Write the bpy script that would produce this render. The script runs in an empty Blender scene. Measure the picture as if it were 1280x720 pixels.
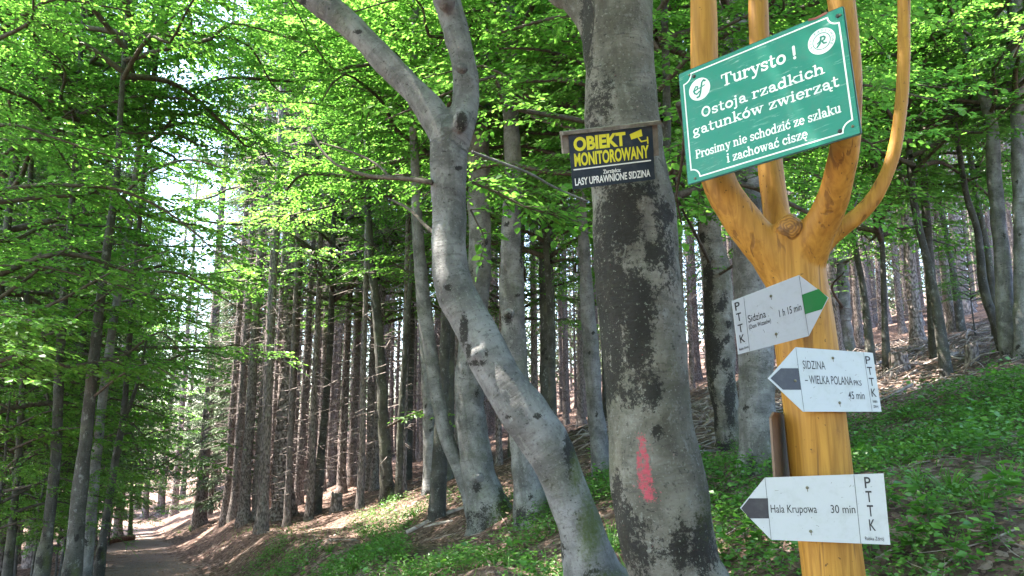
import bpy, math, random
import numpy as np
from mathutils import Vector, Matrix, noise

# ------------------------------------------------------------------ camera, sky, sun, exposure
scene = bpy.context.scene
COL = scene.collection
PITCH = math.radians(10.5)
FPX = 924.0
EYE = np.array([0.0, 0.0, 1.6])
cam_d = bpy.data.cameras.new('camera')
cam_d.sensor_width = 36.0
cam_d.lens = 36.0 * FPX / 1280.0
cam_d.clip_start = 0.05
cam_d.clip_end = 600.0
cam = bpy.data.objects.new('camera', cam_d)
COL.objects.link(cam)
cam.location = EYE
cam.rotation_euler = (math.pi / 2 + PITCH, 0, 0)
scene.camera = cam

SUN_DIR = np.array([-0.45, 0.12, 1.0])          # towards the sun
SUN_DIR = SUN_DIR / np.linalg.norm(SUN_DIR)
world = bpy.data.worlds.new('World')
scene.world = world
world.use_nodes = True
wn = world.node_tree
bg = wn.nodes['Background']
sky = wn.nodes.new('ShaderNodeTexSky')
sky.sky_type = 'NISHITA'
sky.sun_disc = False
sky.sun_elevation = math.asin(SUN_DIR[2])
sky.sun_rotation = math.atan2(SUN_DIR[0], SUN_DIR[1])
sky.air_density = 1.0
sky.dust_density = 1.5
wn.links.new(sky.outputs[0], bg.inputs[0])
bg.inputs[1].default_value = 0.15
sun_d = bpy.data.lights.new('sun', 'SUN')
sun_d.energy = 5.0
sun_d.angle = math.radians(0.55)
sun_d.color = (1.0, 0.94, 0.84)
sun = bpy.data.objects.new('sun', sun_d)
COL.objects.link(sun)
sun.rotation_euler = Vector(SUN_DIR).to_track_quat('Z', 'Y').to_euler()
scene.view_settings.view_transform = 'Standard'
scene.view_settings.look = 'None'
scene.view_settings.gamma = 1.0
scene.view_settings.use_curve_mapping = False
scene.view_settings.exposure = 3.25
cy = scene.cycles
cy.max_bounces = 7
cy.diffuse_bounces = 4
cy.glossy_bounces = 2
cy.transmission_bounces = 5
cy.transparent_max_bounces = 4
cy.caustics_reflective = False
cy.caustics_refractive = False
cy.sample_clamp_indirect = 6.0

# ------------------------------------------------------------------ geometry of the view and of the hill
RGT = np.array([1.0, 0, 0])
UPV = np.array([0, -math.sin(PITCH), math.cos(PITCH)])
FWD = np.array([0, math.cos(PITCH), math.sin(PITCH)])


def ray(px, py):
    return RGT * ((px - 640) / FPX) + UPV * ((360 - py) / FPX) + FWD


def at(px, py, y):
    d = ray(px, py)
    return EYE + d * (y / d[1])


def project(X):
    d = np.asarray(X, float) - EYE
    z = d @ FWD
    return np.stack([640 + FPX * (d @ RGT) / z, 360 - FPX * (d @ UPV) / z, z], -1)


def sstep(a, b, x):
    t = np.clip((x - a) / (b - a), 0, 1)
    return t * t * (3 - 2 * t)


def uv_of(x, y):
    return -0.4392 * x + 0.8984 * y, 0.8984 * x + 0.4392 * y


def ground(x, y):
    x = np.asarray(x, float); y = np.asarray(y, float)
    u, v = uv_of(x, y)
    z = -0.095 * np.maximum(0, np.minimum(u, 48) - 3.5) - 0.03 * np.maximum(0, u - 48)
    z = z + 0.70 * sstep(1.25, 2.5, v) + 0.26 * np.maximum(0, v - 2.6) * sstep(2.6, 4.0, v)
    z = z - 0.04 * np.maximum(0, v - 45)
    z = z - 0.10 * np.maximum(0, -1.0 - v) * sstep(-1.0, -3.0, v) * -1 * -1
    off = 0.25 + 0.75 * sstep(0.6, 2.0, np.abs(v - 0.3))
    z = z + off * (0.05 * np.sin(1.7 * x + 0.6 * y + 1) + 0.04 * np.sin(2.3 * y - 1.1 * x)
                   + 0.022 * np.sin(5.1 * x + 3.7 * y) + 0.02 * np.sin(7.3 * y - 4.2 * x + 2)
                   + 0.15 * np.sin(0.43 * x - 0.35 * y) * sstep(8, 20, y))
    return z


def hit(px, py):
    d = ray(px, py)
    t = 1.5
    while t < 160:
        p = EYE + d * t
        if p[2] < ground(p[0], p[1]):
            break
        t *= 1.01
    return EYE + d * t


# ------------------------------------------------------------------ mesh helpers
class MB:
    def __init__(self):
        self.v = []; self.f = []; self.at = {}; self.n = 0

    def add(self, V, F, **at):
        V = np.asarray(V, float).reshape(-1, 3)
        F = np.asarray(F, int)
        self.v.append(V)
        if F.size:
            self.f.append(F + self.n)
        for k, a in at.items():
            self.at.setdefault(k, []).append((self.n, np.asarray(a, float)))
        self.n += len(V)

    def build(self, name, mat, parent=None, smooth=True, matrix=None):
        me = bpy.data.meshes.new(name)
        V = np.concatenate(self.v) if self.v else np.zeros((0, 3))
        me.vertices.add(len(V))
        me.vertices.foreach_set('co', V.ravel())
        if self.f:
            loops = np.concatenate([f.ravel() for f in self.f])
            sizes = np.concatenate([np.full(len(f), f.shape[1]) for f in self.f])
            starts = np.concatenate([[0], np.cumsum(sizes)[:-1]])
            me.loops.add(len(loops))
            me.loops.foreach_set('vertex_index', loops.astype(np.int32))
            me.polygons.add(len(sizes))
            me.polygons.foreach_set('loop_start', starts.astype(np.int32))
            me.polygons.foreach_set('use_smooth', np.full(len(sizes), smooth))
        for k, lst in self.at.items():
            w = 3 if lst[0][1].ndim == 2 else 1
            A = np.zeros((len(V), w))
            for s, a in lst:
                A[s:s + len(a)] = a.reshape(-1, w)
            at_ = me.attributes.new(k, 'FLOAT_VECTOR' if w == 3 else 'FLOAT', 'POINT')
            at_.data.foreach_set('vector' if w == 3 else 'value', A.ravel())
        me.update(calc_edges=True)
        me.validate()
        if mat is not None:
            me.materials.append(mat)
        return link(name, me, parent, matrix)


def link(name, data, parent=None, matrix=None):
    o = bpy.data.objects.new(name, data)
    COL.objects.link(o)
    if parent is not None:
        o.parent = parent
    if matrix is not None:
        o.matrix_local = matrix
    return o


def tag(o, label=None, cat=None, group=None, kind=None):
    if label: o['label'] = label
    if cat: o['category'] = cat
    if group: o['group'] = group
    if kind: o['kind'] = kind
    return o


def empty(name, loc=(0, 0, 0), rz=0.0, sc=1.0):
    o = bpy.data.objects.new(name, None)
    o.empty_display_size = 0.2
    COL.objects.link(o)
    o.location = Vector(loc); o.rotation_euler = (0, 0, rz); o.scale = (sc, sc, sc)
    return o


def resample(P, R, step):
    P = np.asarray(P, float); R = np.asarray(R, float)
    n = len(P)
    if n == 2:
        m = max(2, int(np.linalg.norm(P[1] - P[0]) / step) + 1)
        t = np.linspace(0, 1, m)[:, None]
        return P[0] * (1 - t) + P[1] * t, R[0] * (1 - t[:, 0]) + R[1] * t[:, 0]
    out = []; ro = []
    Q = np.vstack([2 * P[0] - P[1], P, 2 * P[-1] - P[-2]])
    for i in range(n - 1):
        p0, p1, p2, p3 = Q[i:i + 4]
        m = max(2, int(np.linalg.norm(p2 - p1) / step) + 1)
        t = np.linspace(0, 1, m, endpoint=False)[:, None]
        out.append(0.5 * ((2 * p1) + (-p0 + p2) * t + (2 * p0 - 5 * p1 + 4 * p2 - p3) * t ** 2 + (-p0 + 3 * p1 - 3 * p2 + p3) * t ** 3))
        ro.append(R[i] * (1 - t[:, 0]) + R[i + 1] * t[:, 0])
    out.append(P[-1:]); ro.append(R[-1:])
    return np.concatenate(out), np.concatenate(ro)


def frames(P):
    T = np.gradient(P, axis=0)
    T /= np.linalg.norm(T, axis=1)[:, None] + 1e-9
    a = np.array([0, 1.0, 0]) if abs(T[0, 1]) < 0.9 else np.array([1.0, 0, 0])
    N = np.zeros_like(P)
    n = a - T[0] * (a @ T[0]); n /= np.linalg.norm(n)
    for i in range(len(P)):
        n = n - T[i] * (n @ T[i]); n /= np.linalg.norm(n) + 1e-9
        N[i] = n
    return T, N, np.cross(T, N)


def tube(mb, P, R, seg=8, step=None, lump=0.0, freq=3.0, cap=True, rnd=None, **const):
    P = np.asarray(P, float); R = np.asarray(R, float)
    if step:
        P, R = resample(P, R, step)
    T, N, B = frames(P)
    s = np.concatenate([[0], np.cumsum(np.linalg.norm(np.diff(P, axis=0), axis=1))])
    a = np.linspace(0, 2 * math.pi, seg, endpoint=False)
    ca, sa = np.cos(a), np.sin(a)
    rr = np.repeat(R[:, None], seg, 1)
    if lump:
        o = (rnd or random).uniform(0, 100)
        for i in range(len(P)):
            for j in range(seg):
                q = Vector((ca[j] * 1.1 + o, sa[j] * 1.1, s[i] * freq))
                rr[i, j] *= 1 + lump * (noise.noise(q) + 0.5 * noise.noise(q * 2.3))
    V = P[:, None] + rr[..., None] * (N[:, None] * ca[None, :, None] + B[:, None] * sa[None, :, None])
    bc = np.stack([rr * ca, rr * sa, np.repeat(s[:, None], seg, 1)], -1)
    n = len(P)
    i = np.arange(n - 1)[:, None]; j = np.arange(seg)[None]
    F = np.stack([i * seg + j, i * seg + (j + 1) % seg, (i + 1) * seg + (j + 1) % seg, (i + 1) * seg + j], -1).reshape(-1, 4)
    at_ = {k: np.full(n * seg, v) for k, v in const.items()}
    mb.add(V.reshape(-1, 3), F, bc=bc.reshape(-1, 3), **at_)
    if cap:
        mb.f.append(np.array([list(range(mb.n - seg, mb.n))]))
        mb.f.append(np.array([list(range(mb.n - n * seg, mb.n - n * seg + seg))[::-1]]))
    return P, R


def box(mb, c, M, sx, sy, sz):
    c = np.asarray(c, float); M = np.asarray(M, float)
    V = np.array([[x, y, z] for x in (-.5, .5) for y in (-.5, .5) for z in (-.5, .5)]) * [sx, sy, sz]
    F = [[0, 1, 3, 2], [4, 6, 7, 5], [0, 4, 5, 1], [2, 3, 7, 6], [0, 2, 6, 4], [1, 5, 7, 3]]
    mb.add(c + V @ M.T, F)


def blended(lines, voxel, smooth, knobs=()):
    """one continuous skin over several limbs (list of (P, R)); returns MB-like arrays with trunk coordinates"""
    mb = MB()
    for P, R in lines:
        tube(mb, P, R, seg=20, step=0.06)
    for c, r in knobs:
        a = np.linspace(-1, 1, 9)
        tube(mb, [np.asarray(c) + np.array([0, 0, k * r[2]]) for k in a * 0.98], [r[0] * math.sqrt(max(0.02, 1 - k * k)) for k in a], seg=12)
    o = mb.build('tmp', None)
    m = o.modifiers.new('r', 'REMESH'); m.mode = 'VOXEL'; m.voxel_size = voxel
    m = o.modifiers.new('s', 'SMOOTH'); m.iterations = smooth; m.factor = 0.5
    dg = bpy.context.evaluated_depsgraph_get()
    me = bpy.data.meshes.new_from_object(o.evaluated_get(dg))
    bpy.data.objects.remove(o)
    n = len(me.vertices)
    V = np.zeros(n * 3); me.vertices.foreach_get('co', V); V = V.reshape(-1, 3)
    NR = np.zeros(n * 3); me.vertices.foreach_get('normal', NR); NR = NR.reshape(-1, 3)
    F = [list(p.vertices) for p in me.polygons]
    bpy.data.meshes.remove(me)
    S = []; FR = []
    off = 0
    for P, R in lines:
        Q, _ = resample(P, R, 0.05)
        T, N, B = frames(Q)
        s = np.concatenate([[0], np.cumsum(np.linalg.norm(np.diff(Q, axis=0), axis=1))]) + off
        S.append(np.c_[Q, s]); FR.append(np.c_[N, B]); off += 0.0
    S = np.concatenate(S); FR = np.concatenate(FR)
    bc = np.zeros((n, 3))
    for k in range(0, n, 4000):
        d = ((V[k:k + 4000, None] - S[None, :, :3]) ** 2).sum(2)
        i = d.argmin(1)
        w = V[k:k + 4000] - S[i, :3]
        T_ = np.cross(FR[i, :3], FR[i, 3:])
        bc[k:k + 4000] = np.stack([(w * FR[i, :3]).sum(1), (w * FR[i, 3:]).sum(1), S[i, 3] + (w * T_).sum(1)], 1)
    return V, NR, F, bc


def add_faces(mb, V, F, **at_):
    q = np.array([f for f in F if len(f) == 4]); t = [f for f in F if len(f) == 3]
    n0 = mb.n
    mb.add(V, q, **at_)
    if t:
        mb.f.append(np.array(t) + n0)


# ------------------------------------------------------------------ materials
class Nodes:
    def __init__(self, name):
        self.m = bpy.data.materials.new(name)
        self.m.use_nodes = True
        self.t = self.m.node_tree
        self.p = self.t.nodes['Principled BSDF']
        self.out = self.t.nodes['Material Output']

    def new(self, kind, **kw):
        n = self.t.nodes.new(kind)
        for k, v in kw.items():
            setattr(n, k, v)
        return n

    def lk(self, a, b):
        self.t.links.new(a, b)

    def attr(self, name, out='Fac'):
        n = self.new('ShaderNodeAttribute'); n.attribute_name = name
        return n.outputs[out]

    def coord(self, which='Object'):
        return self.new('ShaderNodeTexCoord').outputs[which]

    def mapping(self, v, scale, loc=(0, 0, 0)):
        n = self.new('ShaderNodeMapping')
        self.lk(v, n.inputs['Vector'])
        n.inputs['Scale'].default_value = scale
        n.inputs['Location'].default_value = loc
        return n.outputs[0]

    def noise(self, v, scale, detail=4, rough=0.6, dist=0.0, out='Fac'):
        n = self.new('ShaderNodeTexNoise')
        self.lk(v, n.inputs['Vector'])
        n.inputs['Scale'].default_value = scale
        n.inputs['Detail'].default_value = detail
        n.inputs['Roughness'].default_value = rough
        n.inputs['Distortion'].default_value = dist
        return n.outputs[out]

    def voro(self, v, scale, out='Color', feature='F1'):
        n = self.new('ShaderNodeTexVoronoi', feature=feature)
        self.lk(v, n.inputs['Vector'])
        n.inputs['Scale'].default_value = scale
        return n.outputs[out]

    def math(self, op, a, b=None, clamp=False):
        n = self.new('ShaderNodeMath', operation=op, use_clamp=clamp)
        for i, x in enumerate((a, b)):
            if x is None: continue
            if isinstance(x, (int, float)): n.inputs[i].default_value = x
            else: self.lk(x, n.inputs[i])
        return n.outputs[0]

    def step(self, x, a, b):
        n = self.new('ShaderNodeMapRange', interpolation_type='SMOOTHSTEP')
        self.lk(x, n.inputs['Value'])
        n.inputs['From Min'].default_value = a
        n.inputs['From Max'].default_value = b
        return n.outputs['Result']

    def mix(self, f, a, b, mode='MIX'):
        n = self.new('ShaderNodeMix', data_type='RGBA', blend_type=mode)
        for s, x in ((n.inputs[0], f), (n.inputs[6], a), (n.inputs[7], b)):
            if isinstance(x, (int, float)): s.default_value = x
            elif isinstance(x, tuple): s.default_value = (*x, 1)
            else: self.lk(x, s)
        return n.outputs[2]

    def bump(self, h, strength, dist):
        n = self.new('ShaderNodeBump')
        self.lk(h, n.inputs['Height'])
        n.inputs['Strength'].default_value = strength
        n.inputs['Distance'].default_value = dist
        self.lk(n.outputs[0], self.p.inputs['Normal'])

    def done(self, color, rough=0.8, spec=0.3):
        if isinstance(color, tuple): self.p.inputs['Base Color'].default_value = (*color, 1)
        else: self.lk(color, self.p.inputs['Base Color'])
        if isinstance(rough, (int, float)): self.p.inputs['Roughness'].default_value = rough
        else: self.lk(rough, self.p.inputs['Roughness'])
        self.p.inputs['Specular IOR Level'].default_value = spec
        return self.m


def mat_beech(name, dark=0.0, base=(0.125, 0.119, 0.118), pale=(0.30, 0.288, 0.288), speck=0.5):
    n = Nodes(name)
    bc = n.attr('bc', 'Vector')
    rnd = n.new('ShaderNodeObjectInfo').outputs['Random']
    off = n.new('ShaderNodeVectorMath', operation='ADD')
    n.lk(bc, off.inputs[0])
    cmb = n.new('ShaderNodeCombineXYZ')
    n.lk(n.math('MULTIPLY', rnd, 37.0), cmb.inputs[0])
    n.lk(cmb.outputs[0], off.inputs[1])
    v = off.outputs[0]
    big = n.noise(v, 4.5, 5, 0.6, 0.4)
    c = n.mix(n.step(big, 0.35, 0.68), base, pale)
    # pale crusty lichen, horizontal wrinkles, dark flecks
    lich = n.step(n.noise(n.mapping(v, (1, 1, 0.7)), 15, 6, 0.7), 0.55, 0.66)
    c = n.mix(n.math('MULTIPLY', lich, 0.55), c, (0.33, 0.335, 0.31))
    wr = n.noise(n.mapping(v, (5, 5, 26)), 1.5, 5, 0.65, 0.5)
    c = n.mix(n.math('MULTIPLY', n.step(wr, 0.53, 0.70), 0.5), c, (0.07, 0.066, 0.062))
    fl = n.step(n.noise(n.mapping(v, (1, 1, 1.5)), 26, 4, 0.65), 0.615, 0.68)
    c = n.mix(n.math('MULTIPLY', fl, 0.8), c, (0.035, 0.033, 0.03))
    green = n.step(n.noise(v, 2.3, 4, 0.6), 0.50, 0.72)
    c = n.mix(n.math('MULTIPLY', green, 0.35), c, (0.17, 0.18, 0.105))
    st = n.step(n.noise(n.mapping(v, (8, 8, 0.9), (5, 2, 1)), 1.0, 5, 0.65, 0.4), 0.52, 0.70)
    c = n.mix(n.math('MULTIPLY', st, 0.45), c, (0.065, 0.06, 0.05))
    sp = n.step(n.noise(n.mapping(v, (1, 1, 1), (9, 4, 2)), 75, 4, 0.7), 0.57, 0.68)
    c = n.mix(n.math('MULTIPLY', sp, speck), c, (0.36, 0.36, 0.33))
    sd = n.step(n.noise(n.mapping(v, (1, 1, 0.8), (2, 7, 5)), 52, 5, 0.75), 0.56, 0.66)
    c = n.mix(n.math('MULTIPLY', sd, 0.6), c, (0.045, 0.042, 0.037))
    # soot, moss and paint where the trunk carries them
    sn = n.noise(v, 46, 8, 0.85)
    sn2 = n.noise(v, 6, 4, 0.65)
    soot = n.attr('soot')
    fs = n.math('ADD', n.math('MULTIPLY', sn, 0.85), n.math('ADD', n.math('MULTIPLY', sn2, 0.55), n.math('ADD', soot, dark)))
    fs = n.step(fs, 0.925, 0.985)
    c = n.mix(n.math('MULTIPLY', fs, 0.93), c, (0.022, 0.020, 0.018))
    lsp = n.step(n.noise(n.mapping(v, (1, 1, 1), (4, 9, 6)), 62, 3, 0.65), 0.62, 0.69)
    c = n.mix(n.math('MULTIPLY', lsp, n.math('MULTIPLY', fs, 0.75)), c, (0.27, 0.28, 0.24))
    brn = n.step(n.noise(n.mapping(v, (1, 1, 0.6), (1, 3, 8)), 12, 6, 0.75), 0.5, 0.68)
    c = n.mix(n.math('MULTIPLY', brn, 0.25), c, (0.075, 0.068, 0.045))
    moss = n.attr('moss')
    fm = n.step(n.math('ADD', n.math('MULTIPLY', sn, 0.8), moss), 0.62, 0.95)
    c = n.mix(n.math('MULTIPLY', fm, 0.85), c, n.mix(sn2, (0.035, 0.055, 0.008), (0.13, 0.16, 0.03)))
    paint = n.attr('paint')
    fp = n.step(n.math('ADD', paint, n.math('MULTIPLY', n.math('SUBTRACT', n.math('ADD', n.math('MULTIPLY', sn, 0.6), n.math('MULTIPLY', sp, 0.25)), 0.42), 3.0)), 0.45, 0.70)
    c = n.mix(n.math('MULTIPLY', fp, 0.85), c, (0.62, 0.085, 0.13))
    h = n.math('ADD', n.math('MULTIPLY', sn, 0.7), n.math('ADD', n.math('MULTIPLY', wr, 0.55), n.math('MULTIPLY', big, 0.6)))
    n.bump(h, 1.0, 0.028)
    return n.done(c, 0.82, 0.25)


def mat_spruce_bark():
    n = Nodes('spruce_bark')
    v = n.attr('bc', 'Vector')
    rnd = n.new('ShaderNodeObjectInfo').outputs['Random']
    vm = n.mapping(v, (1, 1, 0.55))
    cell = n.voro(vm, 24, 'Distance')
    nz = n.noise(v, 11, 6, 0.7)
    c = n.mix(n.step(nz, 0.3, 0.7), (0.165, 0.125, 0.112), (0.37, 0.305, 0.285))
    c = n.mix(n.step(cell, 0.35, 0.75), c, (0.075, 0.056, 0.048))
    lich = n.step(n.noise(v, 5.5, 5, 0.7), 0.55, 0.68)
    c = n.mix(n.math('MULTIPLY', lich, 0.6), c, (0.31, 0.31, 0.285))
    c = n.mix(n.math('MULTIPLY', rnd, 0.35), c, (0.22, 0.205, 0.2))
    h = n.math('SUBTRACT', nz, n.math('MULTIPLY', cell, 0.8))
    n.bump(h, 0.8, 0.015)
    return n.done(c, 0.9, 0.15)


def mat_plain_wood(name, a, b, scale=30):
    n = Nodes(name)
    v = n.coord('Object')
    nz = n.noise(v, scale, 5, 0.65)
    c = n.mix(n.step(nz, 0.3, 0.7), a, b)
    n.bump(nz, 0.4, 0.004)
    return n.done(c, 0.9, 0.15)


def mat_leaf(name, lo, hi, tlo, thi, trans=0.5, gloss=0.06):
    n = Nodes(name)
    t = n.attr('tint')
    rnd = n.new('ShaderNodeObjectInfo').outputs['Random']
    k = n.math('ADD', n.math('MULTIPLY', t, 0.8), n.math('MULTIPLY', rnd, 0.2))
    d = n.new('ShaderNodeBsdfDiffuse'); tr = n.new('ShaderNodeBsdfTranslucent'); g = n.new('ShaderNodeBsdfGlossy')
    n.lk(n.mix(k, lo, hi), d.inputs[0])
    n.lk(n.mix(k, tlo, thi), tr.inputs[0])
    g.inputs['Roughness'].default_value = 0.42
    m1 = n.new('ShaderNodeMixShader'); m1.inputs[0].default_value = trans
    n.lk(d.outputs[0], m1.inputs[1]); n.lk(tr.outputs[0], m1.inputs[2])
    m2 = n.new('ShaderNodeMixShader'); m2.inputs[0].default_value = gloss
    n.lk(m1.outputs[0], m2.inputs[1]); n.lk(g.outputs[0], m2.inputs[2])
    n.lk(m2.outputs[0], n.out.inputs['Surface'])
    n.t.nodes.remove(n.p)
    return n.m


def mat_ground():
    n = Nodes('forest_floor')
    v = n.coord('Object')
    warp = n.noise(v, 9, 3, 0.6, 0, 'Color')
    add = n.new('ShaderNodeVectorMath', operation='MULTIPLY_ADD')
    n.lk(warp, add.inputs[0]); add.inputs[1].default_value = (0.12, 0.12, 0.12); n.lk(v, add.inputs[2])
    cells = n.voro(add.outputs[0], 19)
    sep = n.new('ShaderNodeSeparateColor'); n.lk(cells, sep.inputs[0])
    c = n.mix(sep.outputs[0], (0.055, 0.034, 0.027), (0.205, 0.132, 0.108))
    c = n.mix(n.step(sep.outputs[1], 0.8, 0.95), c, (0.29, 0.215, 0.18))
    big = n.noise(v, 0.9, 5, 0.6)
    c = n.mix(n.math('MULTIPLY', n.step(big, 0.45, 0.7), 0.45), c, (0.07, 0.05, 0.042))
    nz = n.noise(v, 45, 5, 0.75)
    c = n.mix(n.math('MULTIPLY', n.step(nz, 0.52, 0.62), 0.55), c, (0.05, 0.033, 0.026))
    mossf = n.step(n.noise(v, 1.6, 5, 0.65), 0.56, 0.68)
    c = n.mix(n.math('MULTIPLY', mossf, n.attr('moss')), c, (0.045, 0.07, 0.015))
    edge = n.voro(add.outputs[0], 19, 'Distance')
    n.bump(n.math('ADD', n.math('MULTIPLY', nz, 0.8), n.math('MULTIPLY', edge, -0.8)), 0.9, 0.03)
    return n.done(c, 0.92, 0.12)


def mat_path():
    n = Nodes('path_earth')
    v = n.coord('Object')
    nz = n.noise(v, 26, 6, 0.75)
    big = n.noise(v, 1.3, 5, 0.6)
    c = n.mix(n.step(nz, 0.35, 0.65), (0.105, 0.078, 0.070), (0.23, 0.178, 0.162))
    c = n.mix(n.math('MULTIPLY', n.step(big, 0.4, 0.65), 0.5), c, (0.20, 0.16, 0.14))
    cells = n.voro(v, 24)
    sep = n.new('ShaderNodeSeparateColor'); n.lk(cells, sep.inputs[0])
    c = n.mix(n.math('MULTIPLY', n.step(sep.outputs[0], 0.72, 0.85), 0.8), c, (0.25, 0.15, 0.11))
    peb = n.voro(v, 34, 'Distance')
    pc = n.step(n.noise(v, 7, 4, 0.7), 0.52, 0.66)
    c = n.mix(n.math('MULTIPLY', n.math('MULTIPLY', n.step(peb, 0.42, 0.30), pc), 0.7), c, (0.27, 0.245, 0.23))
    n.bump(n.math('SUBTRACT', nz, n.math('MULTIPLY', peb, 0.5)), 0.9, 0.03)
    return n.done(c, 0.92, 0.15)


def mat_post():
    n = Nodes('varnished_wood')
    v = n.coord('Object')
    g = n.noise(n.mapping(v, (34, 34, 1.8)), 1.0, 5, 0.62, 1.3)
    g2 = n.noise(n.mapping(v, (9, 9, 0.8)), 1.0, 4, 0.6, 0.8)
    fine = n.noise(n.mapping(v, (110, 110, 6)), 1.0, 3, 0.6)
    c = n.mix(n.step(g, 0.30, 0.70), (0.26, 0.115, 0.015), (0.42, 0.205, 0.032))
    c = n.mix(n.math('MULTIPLY', n.step(g2, 0.50, 0.75), 0.55), c, (0.30, 0.125, 0.022))
    crack = n.step(n.noise(n.mapping(v, (26, 26, 1.1), (3, 1, 0)), 1.0, 3, 0.5, 0.6), 0.615, 0.66)
    c = n.mix(n.math('MULTIPLY', crack, 0.6), c, (0.11, 0.045, 0.011))
    blot = n.step(n.noise(v, 17, 5, 0.7), 0.60, 0.72)
    c = n.mix(n.math('MULTIPLY', blot, 0.5), c, (0.20, 0.085, 0.018))
    dots = n.step(n.noise(v, 60, 2, 0.5), 0.70, 0.75)
    c = n.mix(n.math('MULTIPLY', dots, 0.8), c, (0.06, 0.03, 0.012))
    h = n.math('ADD', n.math('MULTIPLY', g, 0.7), n.math('SUBTRACT', n.math('MULTIPLY', fine, 0.25), n.math('MULTIPLY', crack, 0.7)))
    n.bump(h, 0.45, 0.006)
    return n.done(c, 0.58, 0.28)


def mat_paint(name, col, dirt=(0.25, 0.25, 0.22), amt=0.25, rough=0.4, scuff=0.0, scuffcol=(0.5, 0.6, 0.58)):
    n = Nodes(name)
    v = n.coord('Object')
    d = n.noise(v, 14, 6, 0.7)
    c = n.mix(n.math('MULTIPLY', n.step(d, 0.46, 0.72), amt), col, dirt)
    sp = n.step(n.noise(v, 85, 3, 0.6), 0.69, 0.74)
    c = n.mix(n.math('MULTIPLY', sp, amt * 2.2, True), c, (dirt[0] * 0.4, dirt[1] * 0.4, dirt[2] * 0.35))
    if scuff:
        rot = n.new('ShaderNodeMapping'); n.lk(v, rot.inputs[0])
        rot.inputs['Rotation'].default_value = (0, 0, 0.7)
        rot.inputs['Scale'].default_value = (5, 32, 1)
        s = n.noise(rot.outputs[0], 1.6, 6, 0.72, 0.5)
        rot2 = n.new('ShaderNodeMapping'); n.lk(v, rot2.inputs[0])
        rot2.inputs['Rotation'].default_value = (0, 0, -0.9)
        rot2.inputs['Scale'].default_value = (4, 26, 1)
        s2 = n.noise(rot2.outputs[0], 1.9, 6, 0.72, 0.4)
        sc = n.math('MAXIMUM', n.step(s, 0.57, 0.72), n.step(s2, 0.59, 0.75))
        c = n.mix(n.math('MULTIPLY', sc, scuff), c, scuffcol)
    n.bump(d, 0.06, 0.002)
    return n.done(c, n.math('ADD', n.math('MULTIPLY', d, 0.3), rough - 0.15), 0.45)


def mat_needle(name, lo, hi):
    return mat_leaf(name, lo, hi, tuple(1.3 * x for x in lo), tuple(1.3 * x for x in hi), 0.22, 0.03)


BEECH = mat_beech('beech_bark')
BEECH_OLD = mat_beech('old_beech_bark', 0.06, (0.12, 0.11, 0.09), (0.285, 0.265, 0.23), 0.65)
BEECH_SHADY = mat_beech('shaded_beech_bark', 0.08, (0.05, 0.046, 0.040), (0.10, 0.094, 0.084), 0.2)  # darkened copy of the beech bark: shade of the wood put into the colour
SPRUCE = mat_spruce_bark()
DEADWOOD = mat_plain_wood('dead_twig', (0.10, 0.08, 0.072), (0.24, 0.205, 0.19), 25)
TWIG = mat_plain_wood('live_twig', (0.05, 0.042, 0.035), (0.13, 0.11, 0.09), 20)
BRASH = mat_plain_wood('brash_wood', (0.13, 0.10, 0.088), (0.42, 0.35, 0.315), 6)
LEAF = mat_leaf('beech_leaf', (0.032, 0.10, 0.020), (0.105, 0.24, 0.042), (0.10, 0.32, 0.035), (0.29, 0.57, 0.085), 0.56, 0.045)
NEEDLE = mat_needle('spruce_needles', (0.03, 0.06, 0.024), (0.12, 0.175, 0.08))
BILB = mat_leaf('ground_cover_leaf', (0.04, 0.115, 0.02), (0.135, 0.285, 0.05), (0.04, 0.13, 0.01), (0.12, 0.28, 0.03), 0.35, 0.04)
HERB = mat_leaf('herb_leaf', (0.04, 0.12, 0.02), (0.10, 0.25, 0.035), (0.08, 0.24, 0.02), (0.18, 0.42, 0.04), 0.4, 0.05)
GRASS = mat_leaf('grass_blade', (0.04, 0.12, 0.015), (0.13, 0.28, 0.04), (0.08, 0.22, 0.02), (0.2, 0.42, 0.05), 0.4, 0.05)
LITTER = mat_leaf('dry_leaf', (0.075, 0.042, 0.03), (0.36, 0.235, 0.165), (0.08, 0.04, 0.02), (0.25, 0.14, 0.08), 0.15, 0.04)
GROUND = mat_ground()
PATH = mat_path()
POSTWOOD = mat_post()

# ------------------------------------------------------------------ ground and path
def axis(lo, hi, c, n):
    t = np.linspace(-1, 1, n)
    s = np.sign(t) * np.abs(t) ** 2.1
    return np.where(s < 0, c + s * (c - lo), c + s * (hi - c))


gx = axis(-170, 170, -0.5, 260)
gy = axis(-60, 230, 6.0, 280)
GX, GY = np.meshgrid(gx, gy)
GZ = ground(GX, GY)
mb = MB()
nx, ny = len(gx), len(gy)
i = np.arange(ny - 1)[:, None]; j = np.arange(nx - 1)[None]
F = np.stack([i * nx + j, i * nx + j + 1, (i + 1) * nx + j + 1, (i + 1) * nx + j], -1).reshape(-1, 4)
gv = uv_of(GX, GY)[1]
mossw = sstep(1.2, 2.5, gv) * sstep(16, 9, GY) + 0.4 * sstep(-1, -3, gv)
mb.add(np.stack([GX, GY, GZ], -1).reshape(-1, 3), F, moss=mossw.ravel())
tag(mb.build('ground', GROUND), kind='structure')

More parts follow.
